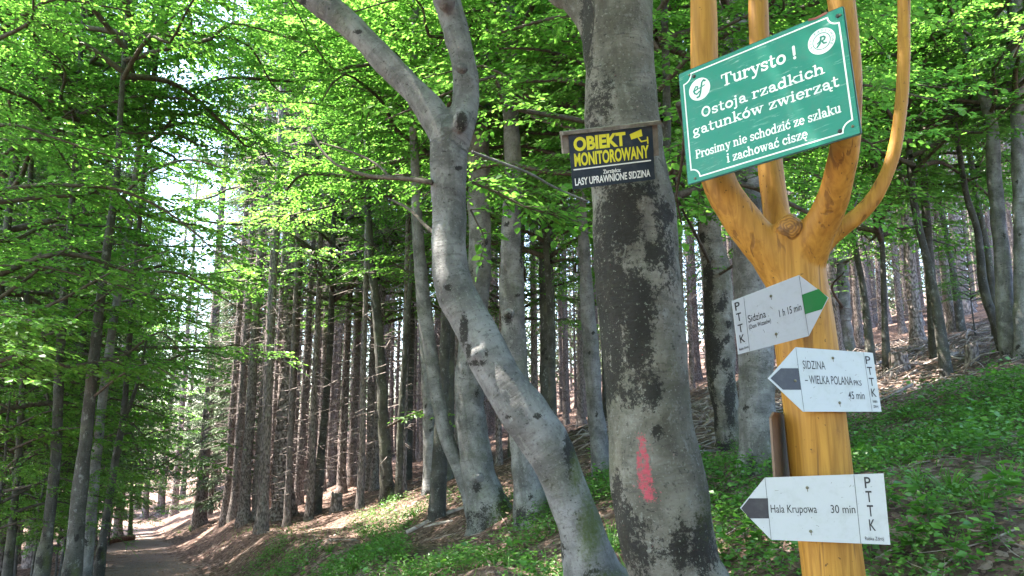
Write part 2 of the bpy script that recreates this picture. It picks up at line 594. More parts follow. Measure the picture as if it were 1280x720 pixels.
mb = MB()
us = np.concatenate([np.arange(-12, 20, 0.16), np.arange(20, 60, 0.5)])
ks = np.linspace(-1, 1, 13)
rows = []
for u in us:
    c0 = 0.28 - 0.1 * sstep(20, 45, u)
    bend = -6.0 * sstep(46, 62, u) ** 2
    wl = 1.2 + 0.12 * math.sin(u * 1.3) + 0.10 * math.sin(u * 3.1 + 1) + 0.06 * math.sin(u * 7.7)
    wr = 1.3 + 0.12 * math.sin(u * 1.1 + 2) + 0.10 * math.sin(u * 2.7) + 0.06 * math.sin(u * 8.3 + 1)
    row = []
    for k in ks:
        v = c0 + bend + (k * wl if k < 0 else k * wr)
        x = -0.4392 * u + 0.8984 * v; y = 0.8984 * u + 0.4392 * v
        row.append((x, y, float(ground(x, y)) + (0.012 if abs(k) < 0.95 else -0.02)))
    rows.append(row)
V = np.array(rows).reshape(-1, 3)
m = len(ks); i = np.arange(len(us) - 1)[:, None]; j = np.arange(m - 1)[None]
mb.add(V, np.stack([i * m + j, i * m + j + 1, (i + 1) * m + j + 1, (i + 1) * m + j], -1).reshape(-1, 4))
tag(mb.build('path', PATH), kind='structure')

# ------------------------------------------------------------------ foliage builders
class Leaves:
    def __init__(self, rng):
        self.P = []; self.D = []; self.N = []; self.L = []; self.r = rng

    def add(self, P, D, N, L):
        self.P.append(P); self.D.append(D); self.N.append(N); self.L.append(L)

    def to(self, mb, wid=0.62, fold=0.16, droop=0.12, simple=False):
        if not self.P: return
        P = np.concatenate(self.P); D = np.concatenate(self.D); N = np.concatenate(self.N); L = np.concatenate(self.L)
        D = D / (np.linalg.norm(D, axis=1)[:, None] + 1e-9)
        S = np.cross(D, N); S /= np.linalg.norm(S, axis=1)[:, None] + 1e-9
        N = np.cross(S, D)
        L1 = L[:, None]; W = L1 * wid * 0.5
        n = len(P)
        tint = np.clip(self.r.normal(0.5, 0.30, n), 0, 1)
        if simple:
            V = np.stack([P, P + D * L1 * .45 + S * W, P + D * L1 - N * L1 * droop, P + D * L1 * .45 - S * W], 1)
            F = np.arange(n)[:, None] * 4 + np.array([[0, 1, 2, 3]])
            mb.add(V.reshape(-1, 3), F, tint=np.repeat(tint, 4))
            return
        V = np.stack([P, P + D * L1 * .33 + S * W + N * W * fold, P + D * L1 * .70 + S * W * .78 + N * W * fold * .6 - N * L1 * droop * .4,
                      P + D * L1 - N * L1 * droop, P + D * L1 * .70 - S * W * .78 + N * W * fold * .6 - N * L1 * droop * .4,
                      P + D * L1 * .33 - S * W + N * W * fold], 1)
        b = np.arange(n)[:, None] * 6
        F = np.concatenate([b + np.array([[0, 1, 2, 3]]), b + np.array([[0, 3, 4, 5]])])
        mb.add(V.reshape(-1, 3), F, tint=np.repeat(tint, 6))


def rotz(d, a):
    c, s = math.cos(a), math.sin(a)
    return np.array([d[0] * c - d[1] * s, d[0] * s + d[1] * c, d[2]])


def twig_leaves(lv, rng, p0, d, length, leaf, droop=0.15, tilt=0.3, tb=None, r0=0.003):
    k = max(2, int(length / (leaf * 0.62)))
    t = (np.arange(k) + 0.6) / k
    P = p0 + d * (length * t)[:, None] - np.array([0, 0, 1.0]) * (droop * length * t ** 2)[:, None]
    side = np.where(np.arange(k) % 2 == 0, 1.0, -1.0)
    a = side * rng.uniform(0.55, 1.05, k)
    a[-1] *= 0.1
    D = np.stack([d[0] * np.cos(a) - d[1] * np.sin(a), d[0] * np.sin(a) + d[1] * np.cos(a), np.full(k, d[2]) - rng.uniform(0.0, 0.35, k)], 1)
    N = np.array([0, 0, 1.0]) + rng.normal(0, tilt, (k, 3))
    lv.add(P, D, N, leaf * rng.uniform(0.5, 1.3, k))
    if tb is not None:
        q = np.array([0, 0.5, 1.0])
        Q = p0 + d * (length * q)[:, None] - np.array([0, 0, 1.0]) * (droop * length * q ** 2)[:, None]
        tube(tb, Q, [r0, r0 * 0.7, r0 * 0.3], seg=3, cap=False)


def spray(lv, tb, rng, P, R, nt, leaf, s0=0.2, tl=0.5, sub=3, droop=0.18):
    """alternate flat twigs with leaves along a branch curve"""
    P, R = resample(P, R, 0.12)
    n = len(P)
    T = np.gradient(P, axis=0); T /= np.linalg.norm(T, axis=1)[:, None] + 1e-9
    for k in range(nt):
        s = s0 + (1 - s0) * (k + rng.uniform(0.2, 0.8)) / nt
        i = min(n - 1, int(s * (n - 1)))
        side = 1 if k % 2 else -1
        d = rotz(np.array([T[i, 0], T[i, 1], 0.0]), side * rng.uniform(0.5, 1.1))
        nn = np.linalg.norm(d)
        if nn < 0.2:
            a = rng.uniform(0, 6.28); d = np.array([math.cos(a), math.sin(a), 0])
        else:
            d /= nn
        d[2] = rng.uniform(-0.15, 0.25)
        ln = tl * (1.15 - 0.55 * s) * rng.uniform(0.6, 1.2)
        twig_leaves(lv, rng, P[i], d, ln, leaf, droop, 0.3, tb, 0.004)
        for q in range(sub):
            sq = rng.uniform(0.2, 0.9)
            p = P[i] + d * ln * sq - np.array([0, 0, droop * ln * sq * sq])
            d2 = rotz(d, (1 if q % 2 else -1) * rng.uniform(0.5, 1.0))
            d2[2] = rng.uniform(-0.25, 0.15)
            twig_leaves(lv, rng, p, d2, ln * rng.uniform(0.4, 0.65), leaf, droop, 0.3, tb, 0.0025)
    twig_leaves(lv, rng, P[-1], T[-1], tl * 0.5, leaf, droop, 0.3, None)


def beech_crown(seed, z0, z1, R, nl, nt, leaf, lift=0.35, droop=0.35, tl=0.9, sub=4):
    rng = np.random.default_rng(seed)
    lv = Leaves(rng); tb = MB(); lm = MB()
    for i in range(nl):
        t = ((i + rng.uniform(0, 1)) / nl) ** 1.5
        z = z0 + (z1 - z0) * t
        a = i * 2.399 + rng.uniform(-0.5, 0.5)
        ln = R * (1.0 - 0.7 * t ** 1.6) * rng.uniform(0.65, 1.15)
        d = np.array([math.cos(a), math.sin(a), 0])
        s = np.linspace(0, 1, 6)
        wob = rng.normal(0, 0.075 * ln, (6, 3)) * s[:, None]
        P = np.array([0, 0, z]) + d * (ln * s)[:, None] + np.array([0, 0, 1.0]) * (ln * ((lift + 0.5 * t) * s - droop * s ** 2))[:, None] + wob
        rad = (0.012 + 0.011 * ln) * (1 - 0.85 * s)
        tube(tb, P, rad, seg=5, step=0.3, cap=False)
        spray(lv, tb, rng, P, rad, nt, leaf, 0.18, tl * ln / R, sub)
    lv.to(lm)
    return lm, tb


PI2 = 2 * math.pi
protos = {}


def proto_mesh(mbld, name, mat, smooth=True):
    o = mbld.build(name, mat, None, smooth)
    me = o.data
    bpy.data.objects.remove(o)
    return me


CROWNS = []
for k, (z0, z1, R, nl, nt, leaf) in enumerate([
        (2.6, 8.5, 3.3, 32, 17, 0.072), (3.4, 10.0, 3.4, 32, 18, 0.074), (2.0, 7.0, 2.7, 28, 16, 0.068),
        (4.6, 11.5, 3.8, 36, 19, 0.076), (3.0, 11.0, 3.0, 34, 16, 0.074)]):
    lm, tb = beech_crown(11 + k, z0, z1, R, nl, nt, leaf)
    CROWNS.append((proto_mesh(lm, 'crown', LEAF, False), proto_mesh(tb, 'branches', TWIG), z0, z1))

# young beech trunks (prototype, about as tall as their crown)
def small_trunk(seed, h, r):
    rng = random.Random(seed)
    mb = MB()
    P = [np.array([0, 0, -0.4])]; R = [r * 1.25]
    x = y = 0
    for k in range(1, 9):
        z = h * k / 8
        P.append(np.array([x, y, z])); R.append(r * (1 - 0.75 * k / 8))
        x += rng.uniform(-0.12, 0.12) * h / 12; y += rng.uniform(-0.12, 0.12) * h / 12
    R[0] = r * 1.6
    tube(mb, P, R, seg=14, step=0.18, lump=0.10, freq=2.0, rnd=rng)
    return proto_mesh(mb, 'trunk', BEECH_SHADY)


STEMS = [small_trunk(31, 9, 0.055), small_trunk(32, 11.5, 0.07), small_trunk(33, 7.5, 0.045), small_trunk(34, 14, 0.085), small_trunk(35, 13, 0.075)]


def beech_at(x, y, k, label, rz=0.0, sc=1.0, group='beeches of the understorey', lean=(0, 0)):
    root = empty('beech_tree', (x, y, float(ground(x, y))), rz, sc)
    root.rotation_euler = (lean[0], lean[1], rz)
    tag(root, label, 'tree', group)
    link('trunk', STEMS[k], root)
    c = link('crown', CROWNS[k][0], root)
    b = link('branches', CROWNS[k][1], root)
    return root


# ------------------------------------------------------------------ spruces
def spruce_crown(seed, z0, z1, R, nb, lo=1.0):
    rng = np.random.default_rng(seed)
    lv = Leaves(rng); tb = MB(); lm = MB()
    up = np.array([0, 0, 1.0])
    for i in range(nb):
        t = ((i + rng.uniform(0, 1)) / nb) ** 0.9
        z = z0 + (z1 - z0) * t
        a = i * 2.399 + rng.uniform(-0.4, 0.4)
        ln = R * (1 - t) ** 0.8 * rng.uniform(0.65, 1.1) + 0.25
        d = np.array([math.cos(a), math.sin(a), 0])
        s = np.linspace(0, 1, 5)
        sag = 0.45 - 0.5 * t
        P = up * z + d * (ln * s)[:, None] + up * (ln * (-sag * s + 0.22 * s ** 3))[:, None]
        tube(tb, P, 0.018 * (1 - 0.85 * s) + 0.002, seg=4, cap=False)
        side = np.cross(d, up)
        m = max(4, int(ln / 0.13))
        for k in range(m):
            q = 0.15 + 0.85 * (k + rng.uniform(0, 1)) / m
            p = up * z + d * ln * q + up * ln * (-sag * q + 0.22 * q ** 3)
            tw = (0.5 * (1 - 0.6 * q) + 0.12) * rng.uniform(0.7, 1.2) * min(1, ln)
            for sg in (1, -1):
                dd = d * 0.65 + side * sg * rng.uniform(0.6, 1.0) - up * rng.uniform(0.25, 0.9)
                dd /= np.linalg.norm(dd)
                c = 6
                tt = (np.arange(c) + 0.3) / c
                PP = p + dd * (tw * tt)[:, None]
                sd = np.cross(dd, up); sd /= np.linalg.norm(sd) + 1e-9
                al = np.where(np.arange(c) % 2 == 0, 1, -1) * 0.55
                DD = dd * np.cos(al)[:, None] + sd * np.sin(al)[:, None] + rng.normal(0, 0.15, (c, 3))
                NN = up + rng.normal(0, 0.5, (c, 3))
                lv.add(PP, DD, NN, tw * rng.uniform(0.32, 0.5, c))
    lv.to(lm, wid=0.26, simple=True, droop=0.1)
    return lm, tb


def spruce_trunk(seed, h, r):
    rng = random.Random(seed)
    mb = MB()
    P = []; R = []
    for z in (-0.5, 0.0, 0.25, 0.7, 1.5, 3, 5, 8, 11, 14, 18, h):
        P.append(np.array([rng.uniform(-.03, .03), rng.uniform(-.03, .03), z]))
        R.append(r * max(0.06, 1 - 0.9 * (max(z, 0) / h)) * (1.55 if z < 0.1 else 1.22 if z < 0.4 else 1.06 if z < 1 else 1))
    tube(mb, P, R, seg=12, step=0.22, lump=0.07, freq=1.6, rnd=rng)
    return mb


def dead_branches(seed, z0, z1, nb, r, lmax):
    rng = random.Random(seed)
    mb = MB()
    for k in range(nb):
        z = z0 + (z1 - z0) * ((k + rng.random()) / nb)
        a = rng.uniform(0, PI2)
        ln = rng.uniform(0.25, 1.0) ** 1.3 * lmax * (0.55 + 0.45 * (z - z0) / (z1 - z0))
        d = np.array([math.cos(a), math.sin(a), rng.uniform(-0.35, 0.12)])
        p0 = np.array([math.cos(a) * r * 0.7, math.sin(a) * r * 0.7, z])
        p1 = p0 + d * ln * 0.5 + np.array([rng.uniform(-.05, .05), rng.uniform(-.05, .05), 0]) * ln
        p2 = p0 + d * ln + np.array([rng.uniform(-.1, .1), rng.uniform(-.1, .1), rng.uniform(-0.25, 0.05)]) * ln
        rr = 0.008 + 0.007 * ln
        tube(mb, [p0, p1, p2], [rr, rr * 0.7, rr * 0.3], seg=3, cap=False)
        for q in range(rng.randint(0, 3)):
            s = rng.uniform(0.3, 0.95)
            b = p0 + (p2 - p0) * s
            dd = rotz(d, rng.choice((-1, 1)) * rng.uniform(0.4, 1.0))
            dd[2] += rng.uniform(-0.4, 0.2)
            tube(mb, [b, b + dd * ln * rng.uniform(0.2, 0.45)], [rr * 0.45, rr * 0.2], seg=3, cap=False)
    return mb


SPR = []
for k, (h, r, cz0, R, nb, dn, dl) in enumerate([
        (23, 0.17, 11.5, 1.6, 42, 120, 1.3), (25, 0.20, 13.5, 1.8, 42, 100, 1.1), (21, 0.14, 11.5, 1.5, 40, 150, 1.5),
        (24, 0.185, 10.0, 1.8, 55, 130, 1.4), (17, 0.18, 2.6, 2.7, 130, 26, 0.8), (14, 0.14, 1.2, 2.3, 120, 12, 0.6)]):
    cl, cb = spruce_crown(60 + k, cz0, h + 0.3, R, nb)
    tr = spruce_trunk(70 + k, h, r)
    SPR.append((proto_mesh(tr, 'trunk', SPRUCE), proto_mesh(dead_branches(80 + k, 0.7, cz0 + 1.5, int(dn * 1.2), r, dl * 1.15), 'dead_branches', DEADWOOD),
                proto_mesh(cl, 'crown', NEEDLE, False), proto_mesh(cb, 'branches', TWIG), r))


def spruce_at(x, y, k, label, rz, sc, group, girth=1.0, lean=(0, 0)):
    root = empty('spruce_tree', (x, y, float(ground(x, y))), rz, sc)
    root.rotation_euler = (lean[0], lean[1], rz)
    tag(root, label, 'tree', group)
    t = link('trunk', SPR[k][0], root); t.scale = (girth, girth, 1)
    link('dead_branches', SPR[k][1], root)
    link('crown', SPR[k][2], root)
    link('branches', SPR[k][3], root)
    return root


# individually placed spruces: base pixel, trunk width in pixels, prototype
NEAR_SPRUCE = [
    (250, 657, 15, 0, 'dark spruce trunk standing alone at the right edge of the path'),
    (281.7, 650, 10, 2, 'thin spruce just right of the lone trunk at the path edge'),
    (293, 647, 12, 0, 'straight grey brown spruce, second in the row beside the path bank'),
    (304, 652, 14, 3, 'spruce trunk in the middle of the row along the path bank'),
    (321, 650, 14, 1, 'spruce trunk immediately left of the thickest trunk of the stand'),
    (352, 647, 27, 1, 'thickest dark spruce trunk at the front of the dense stand'),
    (373, 632, 11, 2, 'slender spruce just right of the thickest trunk of the stand'),
    (388, 613, 12, 0, 'dark flared spruce trunk on the bare slope, left of the reddish brown trunk'),
    (400, 618, 12, 3, 'reddish brown spruce trunk next to the small stump on the slope'),
    (426, 617, 11, 0, 'pale brown spruce right behind the small mossy stump'),
    (439, 608, 11, 1, 'narrow dark spruce a step behind the trunk near the mossy stump'),
    (460, 612, 11, 2, 'grey spruce trunk left of the twin young beeches'),
    (468, 613, 10, 0, 'grey spruce touching the twin young beeches on the left'),
    (1147, 432, 15, 2, 'pale grey spruce with bare trunk on the right slope beside the signpost'),
    (1187, 402, 11, 0, 'sunlit spruce with many dead side twigs on the right slope'),
    (1104, 412, 9, 3, 'thin dark spruce between signpost and pale trunk on the right slope'),
    (1128, 416, 8, 0, 'very thin spruce close to the pale grey trunk on the right slope'),
    (1206, 395, 17, 1, 'broad dark spruce trunk behind the sunlit twiggy one on the right slope'),
    (200, 646, 9, 3, 'pale spruce trunk at the far end of the path'),
    (218, 643, 9, 0, 'pale spruce right of the far end of the path'),
    (133, 668, 9, 2, 'sunlit spruce trunk behind the red log on the left'),
]
srng = random.Random(5)
taken = []
for px, py, w, k, lab in NEAR_SPRUCE:
    p = hit(px, py)
    t = (p - EYE) @ FWD
    g = (w / FPX * t / 2) / (SPR[k][4] * 1.02)
    sc = min(1.15, max(0.85, g))
    spruce_at(p[0], p[1], k, lab, srng.uniform(0, PI2), sc, 'spruces at the front of the stand', g / sc, (0, srng.uniform(-0.012, 0.012)))
    taken.append((p[0], p[1]))

cand = []
for iu in range(0, 34):
    for iv in range(-16, 30):
        u = 13 + iu * 1.9 + srng.uniform(-0.8, 0.8)
        v = iv * 1.9 + 0.6 + srng.uniform(-0.8, 0.8)
        if -2.3 < v < 2.4 and u < 56: continue
        if u > 34 and -9 < v < 5: continue
        x = -0.4392 * u + 0.8984 * v; y = 0.8984 * u + 0.4392 * v
        if y < 15.5 + 3.5 * sstep(-2, 9, x) and v > 0: continue
        if v < 0 and u < 17: continue
        if v < 0 and srng.random() < 0.2: continue
        if y > 66: continue
        z = float(ground(x, y))
        q = project(np.array([x, y, z]))
        if q[0] < -110 or q[0] > 1400: continue
        if min((x - a) ** 2 + (y - b) ** 2 for a, b in taken) < 1.5 ** 2: continue
        cand.append((y, x, u, v, q[0]))
cand.sort()
ZONES = [
    (lambda px, v: v < 0, 'shaded spruce in the dark wood left of the path', 'spruces left of the path'),
    (lambda px, v: px < 330, 'bare spruce of the stand on the right bank of the path', 'spruces on the path bank'),
    (lambda px, v: px < 560, 'bare spruce deep in the stand left of the forked beech', 'spruces deep in the stand'),
    (lambda px, v: px < 840, 'distant spruce seen between the two big beech trunks', 'spruces behind the beeches'),
    (lambda px, v: True, 'spruce in the stand behind the yellow signpost', 'spruces behind the signpost'),
]
cand = [c for c in cand if (c[3] > 0 and c[4] < 620) or srng.random() < 0.75][:245]
for y, x, u, v, px in cand:
    if v < 0:
        k = srng.choice((3, 4, 0, 4, 3)) if u < 40 else srng.choice((4, 5, 4, 3))
    elif u > 50:
        k = srng.choice((3, 4, 1, 0))
    else:
        k = srng.choice((0, 1, 2, 3, 0, 2))
    z = next(zz for zz in ZONES if zz[0](px, v))
    spruce_at(x, y, k, z[1], srng.uniform(0, PI2), srng.uniform(0.82, 1.1), z[2], srng.uniform(0.5, 0.85), (srng.uniform(-.015, .015), srng.uniform(-.02, .02)))
# low branched spruces closing the end of the path corridor
for u, v, k, sc in ((33, -3.2, 4, 1.0), (40, -2.9, 5, 1.0), (46, -4.5, 4, 1.1), (28, -5.5, 5, 1.0), (57, 0.5, 4, 1.1), (61, -3, 4, 1.15), (62, 3, 4, 1.1), (54, 4.5, 4, 1.0), (41, 3.3, 5, 0.9), (66, 0, 4, 1.3), (25, -3.4, 4, 0.9), (22, -5.0, 5, 1.0), (30, 3.0, 5, 0.9), (35, 4.2, 4, 1.0), (37, -5, 4, 1.0), (19, -4.2, 5, 0.8), (24, -7.5, 4, 1.0), (29, -8.5, 4, 0.9), (33, -6.5, 5, 1.1), (42, -7, 4, 1.0), (49, -2.6, 4, 1.0), (52, -6, 5, 1.2), (17, -7, 5, 0.9)):
    x = -0.4392 * u + 0.8984 * v; y = 0.8984 * u + 0.4392 * v
    spruce_at(x, y, k, 'green boughed spruce closing off the far end of the path', srng.uniform(0, PI2), sc, 'boughed spruces along the far path')

for px, d, k, sc, lab in ((14, 15.0, 4, 0.95, 'dark drooping spruce at the far left behind the narrow trunk'), (62, 17.5, 4, 1.0, 'drooping spruce behind the black trunk left of the path'),
                          (-50, 12.5, 4, 0.9, 'drooping spruce cut by the left margin'), (102, 20.5, 4, 1.0, 'drooping spruce behind the log on the left'), (128, 27.0, 4, 1.0, 'drooping spruce left of the far path'), (35, 24.0, 3, 1.0, 'tall spruce behind the drooping ones at far left'),
                          (160, 34.0, 4, 1.0, 'sunlit drooping spruce where the path disappears')):
    p = at(px, 531, d)
    spruce_at(p[0], p[1], k, lab, srng.uniform(0, PI2), sc, 'drooping spruces left of the path')

# the wood farther back reads as one mass
def far_wood():
    g = np.random.default_rng(91)
    root = empty('far_wood', (0, 0, 0))
    tb = MB(); lv = Leaves(g)
    cnt = 0
    while cnt < 210:
        px = g.uniform(-80, 1380); y = g.uniform(52, 95)
        x = (px - 640) / FPX * y
        u, v = uv_of(x, y)
        if u > 34 and -7 < v < 4 and y < 80: continue
        z = float(ground(x, y)); cnt += 1
        h = g.uniform(17, 24); r = g.uniform(0.13, 0.2)
        tube(tb, [(x, y, z - 0.5), (x, y, z + h * 0.5), (x, y, z + h)], [r, r * 0.6, 0.02], seg=6, cap=False)
        low = g.uniform(0.8, 4.5)
        m = 560
        t = g.uniform(0, 1, m) ** 1.15
        a = g.uniform(0, PI2, m); rad = (2.3 * (1 - t) ** 0.8 + 0.2) * np.sqrt(g.uniform(0.02, 1, m))
        P = np.stack([x + np.cos(a) * rad, y + np.sin(a) * rad, z + low + (h - low) * t - rad * 0.3], 1)
        D = np.stack([np.cos(a), np.sin(a), np.full(m, -0.55)], 1) + g.normal(0, 0.3, (m, 3))
        lv.add(P, D, np.array([0, 0, 1.0]) + g.normal(0, 0.5, (m, 3)), g.uniform(0.35, 0.75, m))
    t_ = tb.build('trunks', SPRUCE, root); lm = MB(); lv.to(lm, wid=0.3, simple=True, droop=0.15)
    l_ = lm.build('needles', NEEDLE, root, False)
    tag(root, 'distant wood of dark conifers closing the view between the trunks', 'wood', None, 'stuff')


far_wood()

# ------------------------------------------------------------------ traced beeches
def trace(pts, depth, dy=None, up=5.0, toground=True):
    """pixel centreline (x, y, width) at a distance -> points and radii, base carried into the ground"""
    P = []; R = []
    for k, (px, py, w) in enumerate(pts):
        y = depth + (dy[k] if dy else 0)
        p = at(px, py, y)
        t = (p - EYE) @ FWD
        P.append(p); R.append(w / FPX * t / 2)
    if toground:
        g = float(ground(P[0][0], P[0][1]))
        d = P[0] - P[1]; d /= np.linalg.norm(d)
        d = d * 0.6 + np.array([0, 0, -0.4]); d /= np.linalg.norm(d)
        q = P[0].copy()
        if q[2] > g:
            q = q + d * ((q[2] - g) / max(0.3, -d[2]))
        P.insert(0, q + d * 0.30); R.insert(0, R[0] * 1.35)
    if up:
        d = P[-1] - P[-2]; d /= np.linalg.norm(d)
        d = d * 0.5 + np.array([0, 0, 0.5]); d /= np.linalg.norm(d)
        P.append(P[-1] + d * up * 0.5); R.append(R[-1] * 0.8)
        P.append(P[-1] + d * up * 0.5 + np.array([0.1, 0.1, 0])); R.append(R[-1] * 0.45)
    return P, R


def screen_blobs(V, blobs):
    q = project(V)
    out = np.zeros(len(V))
    for bx, by, rx, ry, amt in blobs:
        d = ((q[:, 0] - bx) / rx) ** 2 + ((q[:, 1] - by) / ry) ** 2
        out = np.maximum(out, amt * np.exp(-d)) if amt > 0 else out + amt * np.exp(-d)
    return out


def big_beech(name, label, lines, mat, voxel, smooth, knobs, soot, moss, paint=None, lumps=(0.020, 3.4), cat='tree', group=None):
    V, NR, F, bc = blended(lines, voxel, smooth, knobs)
    off = random.Random(len(V)).uniform(0, 50)
    a, fr = lumps
    D = np.array([noise.noise(Vector((x[0] * fr + off, x[1] * fr, x[2] * fr * 0.7))) * a + noise.noise(Vector((x[0] * 14, x[1] * 14, x[2] * 9 + off))) * a * 0.30 + noise.noise(Vector((x[0] * 7 + off, x[1] * 7, x[2] * 4))) * a * 0.45
                  for x in V])
    V = V + NR * D[:, None]
    base = np.asarray(lines[0][0][0])
    root = empty(name, (base[0], base[1], float(ground(base[0], base[1]))))
    L = V - np.array(root.location)
    mb = MB()
    at_ = dict(bc=bc, soot=screen_blobs(V, soot), moss=screen_blobs(V, moss))
    if paint:
        q = project(V); pm = np.zeros(len(V))
        for (x0, y0, x1, y1, w) in paint:
            t = np.clip(((q[:, 0] - x0) * (x1 - x0) + (q[:, 1] - y0) * (y1 - y0)) / ((x1 - x0) ** 2 + (y1 - y0) ** 2), 0, 1)
            d = np.hypot(q[:, 0] - x0 - t * (x1 - x0), q[:, 1] - y0 - t * (y1 - y0))
            front = NR[:, 1] < 0.2
            pm = np.maximum(pm, np.where(front, np.clip(1.25 - d / w, 0, 1), 0))
        at_['paint'] = pm
    add_faces(mb, L, F, **at_)
    mb.build('trunk', mat, root)
    tag(root, label, cat, group)
    return root


def crown_on(root, k, world_pos, sc, rz, tilt=(0, 0), zbase=True):
    """hang a crown on a tree: the crown's stem axis passes through world_pos, at its lower end"""
    z0 = CROWNS[k][2]
    M = Matrix.Translation(Vector(world_pos) - Vector(root.location)) @ Matrix.Rotation(rz, 4, 'Z') @ Matrix.Rotation(tilt[0], 4, 'X') @ Matrix.Scale(sc, 4) @ Matrix.Translation((0, 0, -z0))
    link('crown', CROWNS[k][0], root, M)
    link('branches', CROWNS[k][1], root, M)


# the leaning forked beech
fp = trace([(748, 745, 108), (741, 718, 80), (726, 660, 58), (709, 610, 55), (687, 560, 61), (653, 510, 60), (618, 460, 55), (592, 410, 51), (569, 360, 47), (562, 318, 44), (561, 270, 43), (561, 225, 42), (562, 185, 46), (562, 165, 46)], 4.05,
           [0, 0, 0, .02, .04, .06, .1, .14, .16, .17, .18, .18, .18, .18], up=0)
lf = trace([(561, 175, 40), (545, 148, 40), (520, 116, 36), (490, 85, 34), (455, 50, 33), (420, 18, 32), (375, -12, 31), (330, -40, 28)], 4.23, [0, .02, .05, .1, .15, .2, .25, .3], up=3.0, toground=False)
rf = trace([(568, 178, 40), (578, 150, 38), (583, 115, 36), (579, 75, 34), (568, 40, 33), (559, 0, 32), (552, -40, 30)], 4.23, [0, .02, .05, .06, .08, .1, .1], up=4.0, toground=False)
kn = [(at(577, 86, 4.11), (0.05, 0.05, 0.045)), (at(576, 150, 4.10), (0.055, 0.05, 0.08)), (at(597, 442, 4.075), (0.046, 0.04, 0.046)), (at(556, 0, 4.2), (0.07, 0.07, 0.08))]
forked = big_beech('forked_beech', 'leaning grey beech that forks into two limbs, its foot beside the thick trunk', [fp, lf, rf], BEECH, 0.013, 5, kn,
                   [(577, 150, 8, 16, .45), (597, 454, 17, 6, .42), (586, 440, 5, 14, .4), (608, 442, 4, 12, .35), (597, 442, 8, 8, .24), (574, 210, 9, 4, .45), (580, 410, 6, 26, .42), (700, 470, 30, 8, .15), (712, 570, 9, 40, .42), (672, 520, 7, 5, .4), (636, 522, 6, 5, .35), (690, 690, 20, 30, .35), (560, 360, 8, 8, .4), (740, 715, 40, 20, .3), (570, 100, 4, 4, .3), (380, 2, 6, 6, .5), (447, 40, 7, 4, .4)],
                   [(738, 660, 26, 70, .5), (720, 590, 14, 50, .45), (690, 500, 14, 25, .32), (760, 725, 40, 20, .45)])
bl = MB()
for pts, d0, d1 in (([(540, 228, 7), (515, 224, 6), (488, 222, 6), (462, 220, 5), (438, 213, 4.5), (418, 204, 4), (400, 185, 3), (385, 160, 2)], 4.15, 4.6),
                    ([(488, 222, 4), (470, 205, 3), (440, 190, 2.5), (400, 178, 2)], 4.3, 4.7),
                    ([(556, 300, 6), (535, 285, 5), (512, 262, 4), (490, 250, 3)], 4.3, 4.9)):
    P, R = trace(pts, 0.0, list(np.linspace(d0, d1, len(pts))), up=0, toground=False)
    tube(bl, np.array(P) - np.array(forked.location), R, seg=6, step=0.05, lump=0.1, freq=6)
bl.build('dead_branch', TWIG, forked)
crown_on(forked, 3, np.array(lf[0][-1]) + [0, 0, -1.5], 0.9, 1.0)
crown_on(forked, 1, np.array(rf[0][-1]) + [0, 0, -1.0], 1.0, 2.2)

# the thick beech that carries the dark notice
tp = trace([(856, 745, 132), (848, 715, 116), (832, 660, 117), (822, 600, 117), (813, 540, 108), (808, 480, 104), (802, 420, 104), (798, 360, 104), (793, 300, 104), (788, 240, 101), (781, 170, 95), (775, 100, 90), (770, 40, 90), (768, -10, 92), (768, -60, 88)], 3.35, up=5)
tl_ = trace([(752, 60, 46), (735, 25, 40), (712, -5, 34), (690, -35, 32)], 3.4, [0, .0, .05, .1], up=3, toground=False)
thick = big_beech('thick_beech', 'thick dark mottled beech trunk with a red paint mark and dark notice', [tp, tl_], BEECH_OLD, 0.013, 5, [],
                  [(757, 390, 34, 170, .36), (797, 400, 26, 100, .34), (775, 280, 36, 60, .33), (830, 330, 24, 70, .26), (815, 490, 30, 40, .22), (785, 500, 26, 30, .24), (752, 120, 26, 70, .26), (800, 240, 50, 30, .22), (775, 660, 22, 70, .33), (850, 690, 20, 60, .26), (745, 170, 20, 40, .30), (735, 40, 12, 90, .3), (820, 390, 18, 60, .20), (815, 322, 14, 26, .34), (830, 268, 20, 22, .3), (805, 690, 42, 60, .2), (880, 680, 30, 60, .26), (824, 540, 13, 12, .34), (760, 300, 24, 60, .3), (772, 620, 10, 60, .34), (800, 725, 24, 30, .22),
                   (845, 480, 12, 60, -.1), (785, 560, 24, 60, -.12), (780, 80, 20, 70, -.1)],
                  [(840, 450, 22, 160, .28), (815, 60, 14, 90, .28), (880, 640, 26, 70, .35), (765, 700, 20, 40, .2)],
                  [(801, 548, 808, 575, 11), (807, 575, 812, 602, 10), (806, 604, 812, 620, 19), (797, 566, 800, 598, 6), (801, 575, 803, 600, 7)])
crown_on(thick, 4, np.array(tp[0][-1]) + [0, 0, -3.0], 1.1, 0.3)

